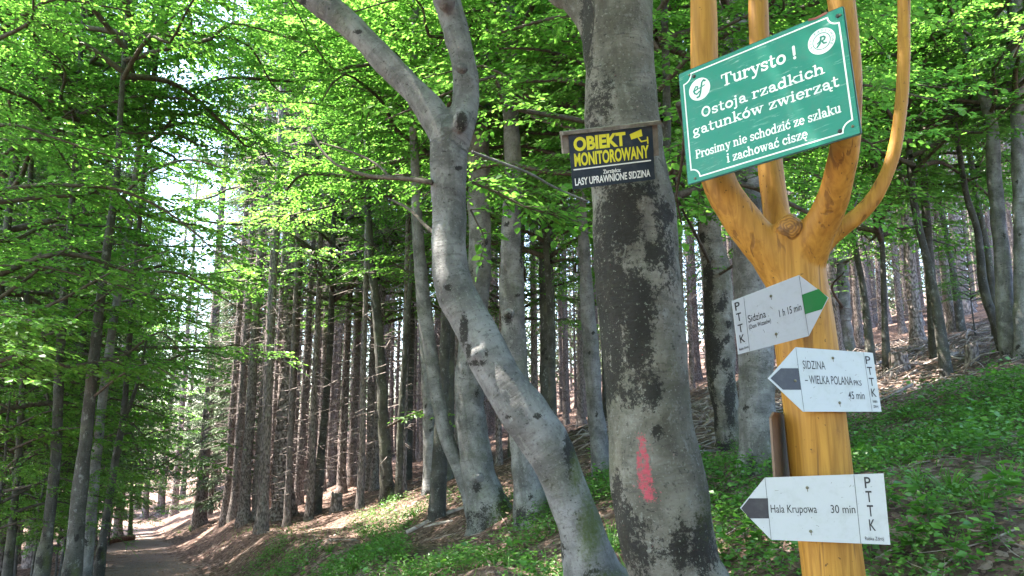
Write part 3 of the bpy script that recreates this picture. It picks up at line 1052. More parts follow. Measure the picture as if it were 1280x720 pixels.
# stems of the clump behind and the other traced beeches
TRACED = [
    ('stout beech of the clump behind the leaning one, round burl low on its trunk', [(614, 652, 62), (606, 620, 48), (598, 585, 42), (590, 540, 38), (586, 480, 35), (592, 400, 32), (600, 330, 29), (599, 250, 27), (600, 150, 27), (605, 60, 24), (608, -20, 22)], None, BEECH, 1, [((598, 597), 0.09)], 3),
    ('pale beech with a rough knot, right hand stem of the clump behind the leaning one', [(668, 648, 52), (660, 605, 38), (652, 540, 32), (646, 470, 31), (642, 410, 31), (640, 358, 31), (639, 289, 26), (642, 220, 22), (639, 150, 20), (637, 40, 20), (634, -20, 19)], None, BEECH, 4, [((636, 392), 0.06)], 1),
    ('thin crooked beech at the left of the clump behind the leaning one', [(600, 656, 30), (588, 622, 21), (574, 585, 19), (560, 553, 18), (546, 492, 17), (537, 435, 17), (530, 385, 18), (523, 300, 14), (520, 225, 11), (516, 130, 9), (520, 0, 8)], None, BEECH, 2, [], 2),
    ('slim upright beech seen between the leaning beech and the dark notice', [(690, 560, 22), (685, 500, 19), (685, 410, 19), (683, 358, 19), (682, 220, 15), (686, 75, 15), (688, -20, 13)], None, BEECH_SHADY, 1, [], 1),
    ('grey beech stem just left of the thick mottled trunk', [(752, 592, 26), (746, 530, 21), (740, 460, 20), (736, 400, 19), (732, 340, 15), (725, 220, 10), (721, 50, 9), (720, -20, 8)], None, BEECH, 0, [], 0),
    ('white mottled beech with black spots between the thick trunk and signpost', [(914, 562, 36), (909, 520, 34), (902, 473, 35), (899, 400, 35), (896, 340, 34), (888, 303, 29), (884, 250, 24), (880, 180, 19), (876, 80, 15), (874, -20, 13)], None, BEECH_OLD, 3, [], 4),
    ('smooth pale beech column right behind the green board and signpost', [(951, 590, 56), (948, 560, 46), (946, 510, 43), (944, 437, 42), (937, 328, 40), (933, 238, 38), (925, 130, 36), (918, 33, 34), (914, -20, 33)], None, BEECH, 3, [], 3),
    ('short grey beech stem peeping out right of the signpost', [(1056, 440, 26), (1054, 400, 20), (1052, 350, 17), (1050, 300, 15), (1046, 220, 12), (1044, 100, 10)], None, BEECH, 1, [], 2),
    ('grey beech with a wavy forked stem at the right edge of the slope', [(1267, 445, 30), (1260, 425, 22), (1254, 340, 18), (1248, 280, 16), (1243, 220, 16), (1240, 160, 14), (1226, 110, 11), (1208, 60, 9), (1192, 0, 8)], None, BEECH, 4, [], 2),
    ('straight grey beech cut by the right edge of the photo', [(1284, 446, 30), (1280, 400, 22), (1278, 300, 19), (1273, 150, 17), (1270, 20, 14), (1268, -20, 13)], None, BEECH, 1, [], 4),
    ('slim leaning beech stem crossing in front of the wavy one on the right', [(1256, 442, 15), (1243, 400, 12), (1230, 362, 11), (1222, 290, 8), (1208, 243, 7), (1196, 170, 6), (1178, 60, 5)], None, BEECH_SHADY, 0, [], 2),
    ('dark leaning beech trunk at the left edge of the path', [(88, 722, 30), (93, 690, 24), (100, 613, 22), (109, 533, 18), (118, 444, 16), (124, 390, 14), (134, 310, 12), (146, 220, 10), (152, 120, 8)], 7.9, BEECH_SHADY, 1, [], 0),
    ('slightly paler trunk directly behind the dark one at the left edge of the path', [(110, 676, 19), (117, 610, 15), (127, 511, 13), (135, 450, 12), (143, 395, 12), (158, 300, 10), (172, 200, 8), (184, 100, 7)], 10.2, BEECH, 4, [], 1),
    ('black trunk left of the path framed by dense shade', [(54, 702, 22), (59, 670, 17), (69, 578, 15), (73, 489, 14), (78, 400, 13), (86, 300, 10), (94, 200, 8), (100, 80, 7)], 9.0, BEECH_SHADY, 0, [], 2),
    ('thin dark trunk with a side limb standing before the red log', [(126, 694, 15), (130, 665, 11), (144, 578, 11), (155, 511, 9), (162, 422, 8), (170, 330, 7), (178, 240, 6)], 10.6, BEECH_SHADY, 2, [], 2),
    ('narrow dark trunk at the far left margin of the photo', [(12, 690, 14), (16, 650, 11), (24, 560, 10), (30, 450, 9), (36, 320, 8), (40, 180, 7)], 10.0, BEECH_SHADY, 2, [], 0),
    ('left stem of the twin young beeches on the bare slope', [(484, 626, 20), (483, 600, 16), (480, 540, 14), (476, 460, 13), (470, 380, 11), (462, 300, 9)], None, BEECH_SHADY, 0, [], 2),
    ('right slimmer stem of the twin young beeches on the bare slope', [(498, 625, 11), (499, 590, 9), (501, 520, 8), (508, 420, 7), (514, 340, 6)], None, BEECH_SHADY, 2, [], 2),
    ('grey beech stem a few steps left of the beech clump', [(537, 618, 21), (537, 590, 17), (536, 520, 15), (532, 450, 13), (527, 380, 11), (520, 300, 9)], None, BEECH, 0, [], 0),
]
traced_roots = []
SOOT = {'white mottled': [(885, 400, 9, 110, .36), (912, 500, 8, 40, .40), (890, 520, 8, 40, .38), (893, 440, 10, 20, .4), (902, 380, 8, 14, .4), (884, 340, 8, 12, .4), (908, 455, 6, 10, .4)],
        'stout beech': [(626, 640, 16, 40, .36), (610, 480, 5, 70, .3), (596, 610, 10, 10, .35)],
        'pale beech': [(634, 400, 10, 14, .4), (668, 640, 14, 20, .3), (652, 300, 4, 60, .28)]}
for lab, pts, dep, mat, ck, burls, _k in TRACED:
    if dep is None:
        dep = float(hit(pts[0][0], pts[0][1])[1])
    if lab.startswith(('dark leaning', 'slightly', 'black trunk', 'thin dark', 'narrow dark')):
        pts = [(a, b, c * 0.8) for a, b, c in pts]
    P, R = trace(pts, dep, up=4)
    base = P[0]
    root = empty('beech_tree', (base[0], base[1], float(ground(base[0], base[1]))))
    tag(root, lab, 'tree', 'traced beech stems' if False else None)
    o = np.array(root.location)
    mb = MB()
    r_ = random.Random(lab)
    tube(mb, np.array(P) - o, R, seg=20, step=0.06, lump=0.16, freq=3.0, rnd=r_)
    for (bx, by), br in burls:
        c = at(bx, by, dep - 0.14) - o
        a = np.linspace(-1, 1, 9)
        tube(mb, [c + np.array([0, 0, k * br * 0.9]) for k in a], [br * math.sqrt(max(0.03, 1 - k * k)) for k in a], seg=12, lump=0.35, freq=14, rnd=r_, soot=0.25)
    allV = np.concatenate(mb.v) + o
    spots = list(SOOT.get(lab.split()[0] + ' ' + lab.split()[1], []))
    hi = [q for q in pts if q[1] > -10]
    for _ in range(9):
        k = r_.randrange(len(hi) - 1); t = r_.random()
        a_, b_ = hi[k], hi[k + 1]
        w_ = a_[2] * (1 - t) + b_[2] * t
        spots.append((a_[0] * (1 - t) + b_[0] * t + r_.uniform(-.4, .4) * w_, a_[1] * (1 - t) + b_[1] * t, w_ * r_.uniform(.10, .22), w_ * r_.uniform(.06, .3), r_.uniform(.3, .5)))
    spots.append((pts[0][0] - pts[0][2] * .2, pts[0][1], pts[0][2] * .5, pts[0][2] * .6, .3))
    mb.at['soot'] = [(0, screen_blobs(allV, spots))]
    mb.at['moss'] = [(0, screen_blobs(allV, [(pts[0][0] + pts[0][2] * .25, pts[0][1], pts[0][2] * .5, pts[0][2] * 1.2, .42), (pts[1][0] + pts[1][2] * .35, pts[1][1] - 40, pts[1][2] * .3, 60, .25)]))]
    mb.build('trunk', mat, root)
    zc = project(np.array(P))[:, 1]
    i = int(np.argmin(np.abs(zc - 150)))
    sc = 0.8 if dep < 12 else 1.0
    crown_on(root, ck, P[min(i, len(P) - 2)] + np.array([0, 0, 0.2]), sc, r_.uniform(0, PI2))
    traced_roots.append((root, dep))

# side limb of the thin dark trunk by the log
root, dep = traced_roots[14]
lb = MB()
P, R = trace([(150, 535, 5), (163, 505, 5), (172, 478, 4), (179, 446, 3), (184, 420, 2)], dep, up=0, toground=False)
tube(lb, np.array(P) - np.array(root.location), R, seg=6, step=0.08, lump=0.1)
lb.build('limb', BEECH_SHADY, root)


def leafy_branch(root, pts, d0, d1, nt, leaf, tl, seed, s0=0.1, sub=3, droop=0.15, mat=TWIG):
    rng = np.random.default_rng(seed)
    P, R = trace(pts, 0.0, list(np.linspace(d0, d1, len(pts))), up=0, toground=False)
    o = np.array(root.location)
    P = np.array(P) - o
    # natural depth wobble
    lv = Leaves(rng); tb = MB(); lm = MB()
    tube(tb, P, R, seg=6, step=0.06, lump=0.12, freq=6)
    if nt:
        spray(lv, tb, rng, P, R, nt, leaf, s0, tl, sub, droop)
        lv.to(lm)
    b = tb.build('branch', mat, root)
    if nt:
        lm.build('foliage', LEAF, b, False)


clump1, d1 = traced_roots[0]; clump2, d2 = traced_roots[1]
leafy_branch(forked, [(590, 190, 4), (625, 203, 4), (660, 216, 3.5), (695, 235, 3), (735, 252, 2.5)], 4.4, 4.9, 0, .07, .3, 1, mat=BEECH)
leafy_branch(forked, [(590, 228, 4), (620, 240, 3), (655, 258, 2.5), (690, 268, 2), (726, 278, 1.5)], 4.5, 4.7, 20, 0.066, 0.40, 2, 0.0, 3, 0.25)
leafy_branch(forked, [(588, 262, 3), (598, 282, 2), (606, 300, 1.5), (600, 325, 1)], 4.4, 4.5, 5, 0.06, 0.2, 3, 0.1, 1, 0.4)
leafy_branch(clump2, [(650, 135, 5), (672, 148, 5), (695, 155, 4), (735, 166, 3)], d2 - 1, d2 - 1.8, 6, 0.075, .5, 4)
d_white = traced_roots[5]
leafy_branch(d_white[0], [(888, 330, 5), (868, 290, 4), (850, 255, 3), (843, 215, 2), (848, 180, 1.5)], d_white[1], 5.0, 12, 0.07, 0.5, 5, 0.25, 2)
leafy_branch(d_white[0], [(896, 345, 4), (930, 325, 3), (968, 318, 2), (1000, 330, 2)], d_white[1], 5.4, 8, 0.07, 0.35, 6, 0.1, 2)
d_short = traced_roots[7]
leafy_branch(d_short[0], [(1052, 330, 4), (1075, 318, 3), (1100, 322, 2), (1130, 345, 1.5)], d_short[1], d_short[1] - 4, 12, 0.08, 0.7, 7, 0.0, 2)
leafy_branch(d_short[0], [(1054, 385, 4), (1040, 360, 3), (1055, 340, 2)], d_short[1], d_short[1] - 5, 9, 0.075, 0.5, 8, 0.3, 2)
leafy_branch(traced_roots[16][0], [(482, 535, 4), (510, 520, 3), (535, 512, 2), (560, 525, 1.5)], traced_roots[16][1], traced_roots[16][1] - 2.5, 9, 0.08, 0.5, 14, 0.2)
leafy_branch(thick, [(848, 130, 8), (856, 165, 6), (852, 205, 4), (846, 245, 3), (852, 280, 2)], 3.5, 4.6, 12, 0.065, 0.34, 15, 0.3, 3, 0.3)
d_left = traced_roots[11]
leafy_branch(d_left[0], [(128, 350, 6), (90, 330, 5), (50, 345, 4), (0, 350, 3), (-50, 365, 2)], d_left[1], 6.8, 12, 0.08, 0.9, 9, 0.1)
leafy_branch(d_left[0], [(112, 500, 4), (150, 470, 3), (185, 455, 2), (215, 470, 1.5)], d_left[1], 7.6, 8, 0.075, 0.6, 10, 0.2)
leafy_branch(d_left[0], [(140, 260, 5), (180, 220, 4), (230, 200, 3), (280, 210, 2)], d_left[1], 7.0, 10, 0.08, 0.8, 13, 0.1)

# beech standing just outside the left edge: its arching limbs reach into the view
x_, y_ = at(-150, 690, 6.6)[:2]
outer = beech_at(x_, y_, 4, 'beech at the very left whose arching limbs reach over the path', 0.4, 0.8, None)
for k, (pts, a, b, nt) in enumerate((
        ([(-120, 135, 12), (-60, 118, 10), (0, 97, 8), (60, 78, 7), (120, 69, 6.5), (165, 67, 6), (210, 79, 5), (255, 103, 4), (300, 140, 3), (350, 188, 2)], 6.6, 6.0, 26),
        ([(-120, 380, 9), (-50, 320, 8), (0, 268, 7), (40, 228, 6), (75, 190, 4), (102, 163, 3)], 6.6, 6.3, 10),
        ([(-120, 330, 8), (-40, 302, 7), (0, 290, 6), (50, 272, 6), (90, 245, 5), (130, 212, 4), (165, 185, 3), (230, 150, 2)], 6.6, 6.0, 14),
        ([(-120, 230, 6), (-40, 208, 5), (0, 205, 4), (55, 200, 4), (105, 207, 3.5), (140, 212, 3), (185, 223, 2), (232, 220, 1.5)], 6.6, 5.8, 14),
        ([(-120, 60, 8), (-40, 25, 6), (20, -10, 5), (80, -2, 4), (150, 10, 3), (210, 5, 2)], 6.6, 6.0, 22))):
    leafy_branch(outer, pts, a, b, nt, 0.082, 0.85, 40 + k, 0.12)

# ------------------------------------------------------------------ leafy beeches through the wood
UNDER = [
    # px, depth, crown type, scale, label
    (548, 10.5, 3, 1.0, 'leafy beech hidden behind the forked trunk, spreading to its left'),
    (805, 8.5, 1, 1.0, 'leafy beech hidden behind the thick mottled trunk'),
    (30, 12.0, 2, 1.1, 'low dark leaved beech at the left among the trunks'),
    (-60, 9.0, 2, 1.0, 'low leafy beech cut by the left margin'),
    (470, 22.0, 3, 1.0, 'bright green beech crown behind the left fork limb'),
    (120, 12.5, 1, 0.95, 'young beech reaching over the middle of the path'),
    (-40, 9.5, 1, 1.0, 'beech whose low leaves fill the left margin'),
    (560, 14.0, 3, 1.05, 'beech with leaves filling the gap above the clump'),
    (690, 13.0, 1, 1.05, 'leafy beech behind the dark notice'),
    (640, 19.0, 4, 1.1, 'beech deeper in the wood above the clump'),
    (760, 18.0, 3, 1.05, 'beech behind the thick mottled trunk'),
    (1010, 17.0, 3, 0.95, 'beech whose leaves show between the yellow prongs'),
    (1095, 15.0, 1, 1.0, 'leafy beech right of the outer yellow prong'),
    (1180, 12.5, 3, 0.95, 'beech with broad sunlit leaf layers above the right slope'),
    (1260, 14.0, 1, 1.0, 'leafy beech over the right edge stems'),
    (1340, 10.0, 3, 1.0, 'beech whose leaves enter from the right margin'),
    (1215, 19.0, 4, 1.1, 'tall beech behind the right edge stems'),
    (400, 19.0, 3, 1.15, 'tall beech among the first spruces of the stand'),
    (510, 21.0, 3, 1.2, 'beech with leaves among the spruce trunks left of the clump'),
    (-15, 11.5, 2, 0.55, 'low branched beech sapling at the far left of the wood'),
    (40, 13.0, 2, 0.6, 'bushy beech sapling behind the narrow dark trunk on the left'),
    (95, 15.0, 2, 0.55, 'bushy beech sapling between the left trunks'),
    (10, 9.0, 2, 0.5, 'low beech sapling at the lower left corner'),
    (1232, 16.0, 2, 0.36, 'small bright beech sapling left of the right edge stems'),
    (1190, 10.5, 1, 0.9, 'leafy beech whose low branches spread over the right slope'),
    (1115, 12.5, 2, 1.15, 'leafy beech right of the post with low bright branches'),
    (848, 6.2, 1, 0.75, 'young beech squeezed between thick trunk and green board'),
    (128, 17.0, 2, 0.6, 'beech sapling screening the bank left of the path'),
    (112, 23.0, 2, 0.8, 'bushy beech behind the log on the left'),
    (150, 27.0, 2, 0.6, 'beech sapling beside the far path, left side'),
    (60, 11.0, 2, 0.45, 'bushy beech shrub among the left trunks'),
    (90, 12.5, 2, 0.42, 'small beech shrub right of the black trunk'),
    (175, 30.0, 1, 1.0, 'beech beside the far part of the path'),
]
SHADE = [(-4.6, -2.6, 1, 1.05), (-2.2, -5.5, 4, 1.0), (3.2, -4.5, 3, 1.0), (-3.6, 0.3, 3, 1.0), (-0.9, -2.6, 3, 1.0), (2.6, -1.6, 1, 1.0), (-7.0, 1.6, 3, 1.0), (4.6, 1.3, 3, 0.95), (1.2, -6.0, 3, 1.0)]  # unseen beeches added around the camera to keep sun off the foreground
urng = random.Random(9)
for px, dep, k, sc, lab in UNDER:
    p = at(px, 531, dep)
    beech_at(p[0], p[1], k, lab, urng.uniform(0, PI2), sc, 'leafy beeches in the wood', (urng.uniform(-.04, .04), urng.uniform(-.05, .05)))
for x, y, k, sc in SHADE:
    beech_at(x, y, k, 'unseen leafy beech added beside or behind the viewer to shade the signs', urng.uniform(0, PI2), sc, 'unseen shade beeches round the viewer')

# ------------------------------------------------------------------ the yellow signpost
PY = 2.80
pp, pr = [], []
for px, py, w in ((1062, 905, 75), (1050, 800, 75), (1041, 715, 75), (1032, 640, 74), (1024, 570, 74), (1016, 500, 74), (1006, 420, 74), (997, 360, 73), (991, 325, 76), (986, 300, 80), (984, 285, 60)):
    p = at(px, py, PY); t = (p - EYE) @ FWD
    pp.append(p); pr.append(w / FPX * t / 2)
g0 = float(ground(pp[0][0], pp[0][1]))
pp.insert(0, np.array([pp[0][0] + 0.02, pp[0][1], g0 - 0.4])); pr.insert(0, pr[0])


def prong(pts, ys):
    P = []; R = []
    for (px, py, w), y in zip(pts, ys):
        p = at(px, py, y); t = (p - EYE) @ FWD
        P.append(p); R.append(w / FPX * t / 2)
    return P, R


prongs = [
    prong([(985, 345, 60), (962, 316, 52), (938, 288, 48), (916, 258, 44), (901, 232, 42), (889, 190, 39), (883, 140, 36), (880, 80, 34), (880, 30, 33), (879, -40, 32), (880, -110, 30)], [2.80, 2.79, 2.79, 2.79, 2.79, 2.79, 2.79, 2.79, 2.79, 2.8, 2.8]),
    prong([(988, 310, 40), (974, 280, 34), (968, 250, 32), (964, 220, 31), (958, 160, 29), (953, 100, 26), (949, 50, 25), (948, 0, 24), (948, -60, 23), (950, -120, 20)], [2.84, 2.87, 2.89, 2.9, 2.91, 2.92, 2.93, 2.93, 2.94, 2.95]),
    prong([(1006, 320, 56), (1022, 288, 44), (1036, 262, 40), (1045, 235, 37), (1055, 190, 35), (1059, 150, 34), (1060, 100, 34), (1057, 50, 33), (1051, 0, 32), (1042, -50, 30), (1036, -110, 28)], [2.76, 2.68, 2.62, 2.56, 2.48, 2.43, 2.39, 2.37, 2.36, 2.36, 2.36]),
    prong([(1014, 316, 36), (1042, 292, 25), (1064, 276, 21), (1086, 256, 19), (1104, 228, 18), (1116, 196, 17), (1123, 160, 16), (1128, 110, 15), (1130, 60, 15), (1130, 0, 15), (1128, -60, 14), (1124, -110, 12)], [2.78, 2.74, 2.72, 2.7, 2.68, 2.67, 2.66, 2.66, 2.65, 2.65, 2.65, 2.65]),
]
stub_c = at(987, 284, 2.672)
V, NR, F, bc = blended([(pp, pr)] + prongs, 0.0085, 3, [(at(986, 288, 2.725), (0.06, 0.05, 0.058))])
V = V + NR * np.array([0.0022 * noise.noise(Vector((x[0] * 25, x[1] * 25, x[2] * 4))) + 0.002 * noise.noise(Vector((x[0] * 7, x[1] * 7, x[2] * 5))) for x in V])[:, None]
post_root = empty('signpost', (pp[0][0], pp[0][1], g0))
tag(post_root, 'yellow varnished tree trunk post with four upright prongs carrying the boards', 'signpost')
PO = np.array(post_root.location)
mb = MB()
add_faces(mb, V - PO, F, bc=bc)
mb.build('post', POSTWOOD, post_root)


def mat_stub():
    n = Nodes('cut_end_wood')
    v = n.coord('Object')
    nz = n.noise(v, 30, 4, 0.6)
    rings = n.new('ShaderNodeTexWave', wave_type='RINGS', rings_direction='Y')
    n.lk(v, rings.inputs['Vector'])
    rings.inputs['Scale'].default_value = 30; rings.inputs['Distortion'].default_value = 7.0; rings.inputs['Detail'].default_value = 3
    c = n.mix(rings.outputs['Fac'], (0.19, 0.08, 0.014), (0.36, 0.17, 0.028))
    c = n.mix(n.step(nz, 0.48, 0.66), c, (0.12, 0.055, 0.014))
    n.bump(rings.outputs['Fac'], 0.4, 0.004)
    return n.done(c, 0.5, 0.35)


mb = MB()
sf = (EYE - stub_c); sf[2] *= 0.4; sf /= np.linalg.norm(sf)
a = np.linspace(0, 1, 5)
tube(mb, [sf * (-0.045 + 0.048 * k) * np.array([1, 1, 1.0]) + np.array([0, 0, 0.0]) for k in a], [0.050, 0.053, 0.050, 0.042, 0.030], seg=26, lump=0.26, freq=10, rnd=random.Random(4))
mb.build('cut_stub', mat_stub(), post_root, matrix=Matrix.Translation(Vector(stub_c - PO)))

# ------------------------------------------------------------------ lettering
_dg = None


def text_mesh(s, bold=0.0):
    """outline text as (V2, faces) normalised to the cap height 1, baseline at 0, left at 0"""
    cu = bpy.data.curves.new('t', 'FONT')
    cu.body = s; cu.size = 1.0; cu.offset = bold; cu.resolution_u = 4
    o = bpy.data.objects.new('t', cu); COL.objects.link(o)
    dg = bpy.context.evaluated_depsgraph_get()
    me = bpy.data.meshes.new_from_object(o.evaluated_get(dg))
    V = np.zeros(len(me.vertices) * 3); me.vertices.foreach_get('co', V)
    F = [list(p.vertices) for p in me.polygons]
    bpy.data.objects.remove(o); bpy.data.meshes.remove(me); bpy.data.curves.remove(cu)
    return V.reshape(-1, 3)[:, :2], F


CAP = None


def cap_height():
    global CAP
    if CAP is None:
        V, _ = text_mesh('H'); CAP = V[:, 1].max()
    return CAP


def put_text(mb, s, x0, x1, yb, cap, z, bold=0.0, yb1=None):
    """sans text fitted between x0 and x1 on the baseline yb (sign coordinates, metres)"""
    V, F = text_mesh(s, bold)
    sx = (x1 - x0) / (V[:, 0].max() - V[:, 0].min())
    X = x0 + (V[:, 0] - V[:, 0].min()) * sx
    Y = yb + V[:, 1] * cap / cap_height()
    if yb1 is not None:
        Y = Y + (yb1 - yb) * (X - x0) / (x1 - x0)
    n0 = mb.n
    by = {}
    for f in F: by.setdefault(len(f), []).append(f)
    mb.add(np.c_[X, Y, np.full(len(X), z)], [])
    for k, fs in by.items():
        mb.f.append(np.array(fs) + n0)


def arc(cx, cy, rx, ry, a0, a1, n=10):
    t = np.radians(np.linspace(a0, a1, n))
    return [(cx + rx * math.cos(k), cy + ry * math.sin(k)) for k in t]


TH, tn = 0.125, 0.062
BOWL = lambda cx, rx=.36: [(arc(cx, .5, rx, .46, 45, 315, 14), TH * .85), (arc(cx, .5, rx, .46, -60, 60, 10), TH * .85)]
GL = {   # slab serif letters as strokes: (advance, [(points, half width)])
    'T': (1.25, [([(.62, .06), (.62, 1.38)], TH), ([(.1, 1.38), (1.14, 1.38)], tn), ([(.1, 1.4), (.1, 1.02)], tn), ([(1.14, 1.4), (1.14, 1.02)], tn), ([(.36, .05), (.88, .05)], tn)]),
    'O': (1.3, [(arc(.64, .71, .44, .67, 0, 360, 26), TH)]),
    'P': (1.15, [([(.26, .05), (.26, 1.38)], TH), ([(.04, .05), (.52, .05)], tn), ([(.04, 1.38), (.62, 1.38)], tn), ([(.62, 1.38)] + arc(.62, 1.04, .34, .34, 90, -90, 10) + [(.3, .70)], TH * .8)]),
    'u': (1.1, [([(.24, .95), (.24, .36)] + arc(.5, .34, .26, .28, 180, 290, 8) + [(.78, .26)], TH * .9), ([(.82, .95), (.82, .05)], TH), ([(.02, .95), (.24, .95)], tn), ([(.6, .95), (.82, .95)], tn), ([(.82, .05), (1.04, .05)], tn)]),
    'r': (.84, [([(.24, .95), (.24, .05)], TH), ([(.02, .95), (.24, .95)], tn), ([(.02, .05), (.5, .05)], tn), ([(.26, .6)] + arc(.58, .62, .3, .32, 165, 60, 7), tn * 1.3), ([(.7, .84), (.71, .8)], TH)]),
    'y': (1.06, [([(.2, .95), (.56, .08)], TH), ([(.9, .95), (.5, -.2), (.34, -.38), (.2, -.38)], tn * 1.2), ([(.0, .95), (.42, .95)], tn), ([(.7, .95), (1.06, .95)], tn), ([(.2, -.36), (.2, -.3)], TH * .9)]),
    's': (.86, [(arc(.42, .73, .27, .22, 20, 200, 10) + [(.42, .5)] + arc(.42, .26, .28, .22, 70, -160, 12), TH * .8), ([(.7, .95), (.7, .7)], tn), ([(.12, .3), (.12, .05)], tn)]),
    't': (.76, [([(.3, 1.3), (.3, .28)] + arc(.5, .27, .2, .22, 180, 310, 7), TH * .9), ([(.04, .95), (.64, .95)], tn)]),
    'o': (1.02, [(arc(.5, .5, .36, .45, 0, 360, 22), TH)]),
    '!': (.5, [([(.25, 1.38), (.25, .5)], TH * 1.1), ([(.25, .13), (.25, .1)], TH * 1.2)]),
    'j': (.56, [([(.28, .95), (.28, -.2)] + arc(.1, -.2, .18, .2, 0, -100, 6), TH * .9), ([(.06, .95), (.28, .95)], tn), ([(.27, 1.32), (.27, 1.3)], TH * 1.2)]),
    'a': (1.0, [([(.16, .72)] + arc(.42, .66, .27, .28, 160, 0, 9) + [(.7, .2), (.8, .05), (.96, .05)], TH * .9), (arc(.44, .29, .27, .25, 60, 330, 12), TH * .8)]),
    'z': (.94, [([(.12, .95), (.8, .95)], tn), ([(.76, .95), (.16, .06)], TH), ([(.1, .05), (.84, .05)], tn), ([(.12, .95), (.12, .68)], tn), ([(.84, .05), (.84, .34)], tn)]),
    'd': (1.12, [(arc(.44, .5, .31, .45, 40, 320, 16), TH * .9), ([(.8, 1.45), (.8, .05)], TH), ([(.58, 1.45), (.8, 1.45)], tn), ([(.8, .05), (1.04, .05)], tn)]),
    'k': (1.12, [([(.24, 1.45), (.24, .05)], TH), ([(.02, 1.45), (.24, 1.45)], tn), ([(.02, .05), (.46, .05)], tn), ([(.3, .38), (.84, .95)], tn), ([(.46, .55), (.88, .06)], TH * .9), ([(.64, .95), (1.04, .95)], tn), ([(.68, .05), (1.1, .05)], tn)]),
    'i': (.56, [([(.27, .95), (.27, .05)], TH), ([(.05, .95), (.27, .95)], tn), ([(.04, .05), (.52, .05)], tn), ([(.27, 1.33), (.27, 1.31)], TH * 1.2)]),
    'c': (.92, [(arc(.5, .5, .36, .45, 40, 325, 16), TH * .95), ([(.76, .78), (.76, .72)], TH)]),
    'h': (1.16, [([(.24, 1.45), (.24, .05)], TH), ([(.02, 1.45), (.24, 1.45)], tn), ([(.02, .05), (.46, .05)], tn), ([(.26, .62)] + arc(.56, .62, .28, .32, 160, 0, 9) + [(.84, .05)], TH * .9), ([(.64, .05), (1.08, .05)], tn)]),
    'g': (1.06, [(arc(.46, .62, .28, .32, 0, 360, 18), TH * .85), ([(.24, .3), (.3, .14), (.7, .08)], tn), (arc(.5, -.14, .36, .22, 90, -270, 18), TH * .7), ([(.7, .86), (.98, .95)], tn)]),
    'n': (1.16, [([(.24, .95), (.24, .05)], TH), ([(.02, .95), (.24, .95)], tn), ([(.02, .05), (.46, .05)], tn), ([(.26, .62)] + arc(.56, .62, .28, .32, 160, 0, 9) + [(.84, .05)], TH * .9), ([(.64, .05), (1.08, .05)], tn)]),
    'w': (1.5, [([(.2, .95), (.46, .08)], TH), ([(.5, .08), (.74, .9)], tn), ([(.74, .92), (1.02, .08)], TH), ([(1.04, .08), (1.3, .95)], tn), ([(.0, .95), (.42, .95)], tn), ([(.56, .95), (.9, .95)], tn), ([(1.12, .95), (1.48, .95)], tn)]),
    'e': (.98, [([(.16, .52), (.84, .52)], tn), (arc(.5, .5, .36, .45, 0, 310, 20), TH * .9)]),
    'm': (1.7, [([(.24, .95), (.24, .05)], TH), ([(.02, .95), (.24, .95)], tn), ([(.02, .05), (.46, .05)], tn), ([(.26, .62)] + arc(.53, .64, .26, .3, 160, 0, 9) + [(.79, .05)], TH * .9), ([(.81, .62)] + arc(1.08, .64, .26, .3, 160, 0, 9) + [(1.34, .05)], TH * .9), ([(.6, .05), (1.0, .05)], tn), ([(1.14, .05), (1.58, .05)], tn)]),
    'l': (.56, [([(.27, 1.45), (.27, .05)], TH), ([(.05, 1.45), (.27, 1.45)], tn), ([(.04, .05), (.52, .05)], tn)]),
    ' ': (.55, []),
}
GL['\u00f3'] = (1.02, GL['o'][1] + [([(.46, 1.2), (.66, 1.48)], tn * 1.3)])
GL['\u0107'] = (.92, GL['c'][1] + [([(.48, 1.2), (.68, 1.48)], tn * 1.3)])
GL['\u0105'] = (1.0, GL['a'][1] + [([(.86, .02), (.76, -.2), (.82, -.34), (.98, -.34)], tn * 1.2)])
GL['\u0119'] = (.98, GL['e'][1] + [([(.6, .05), (.5, -.2), (.56, -.34), (.74, -.34)], tn * 1.2)])
CASES = {1: [(0, 'ab', 'da')], }


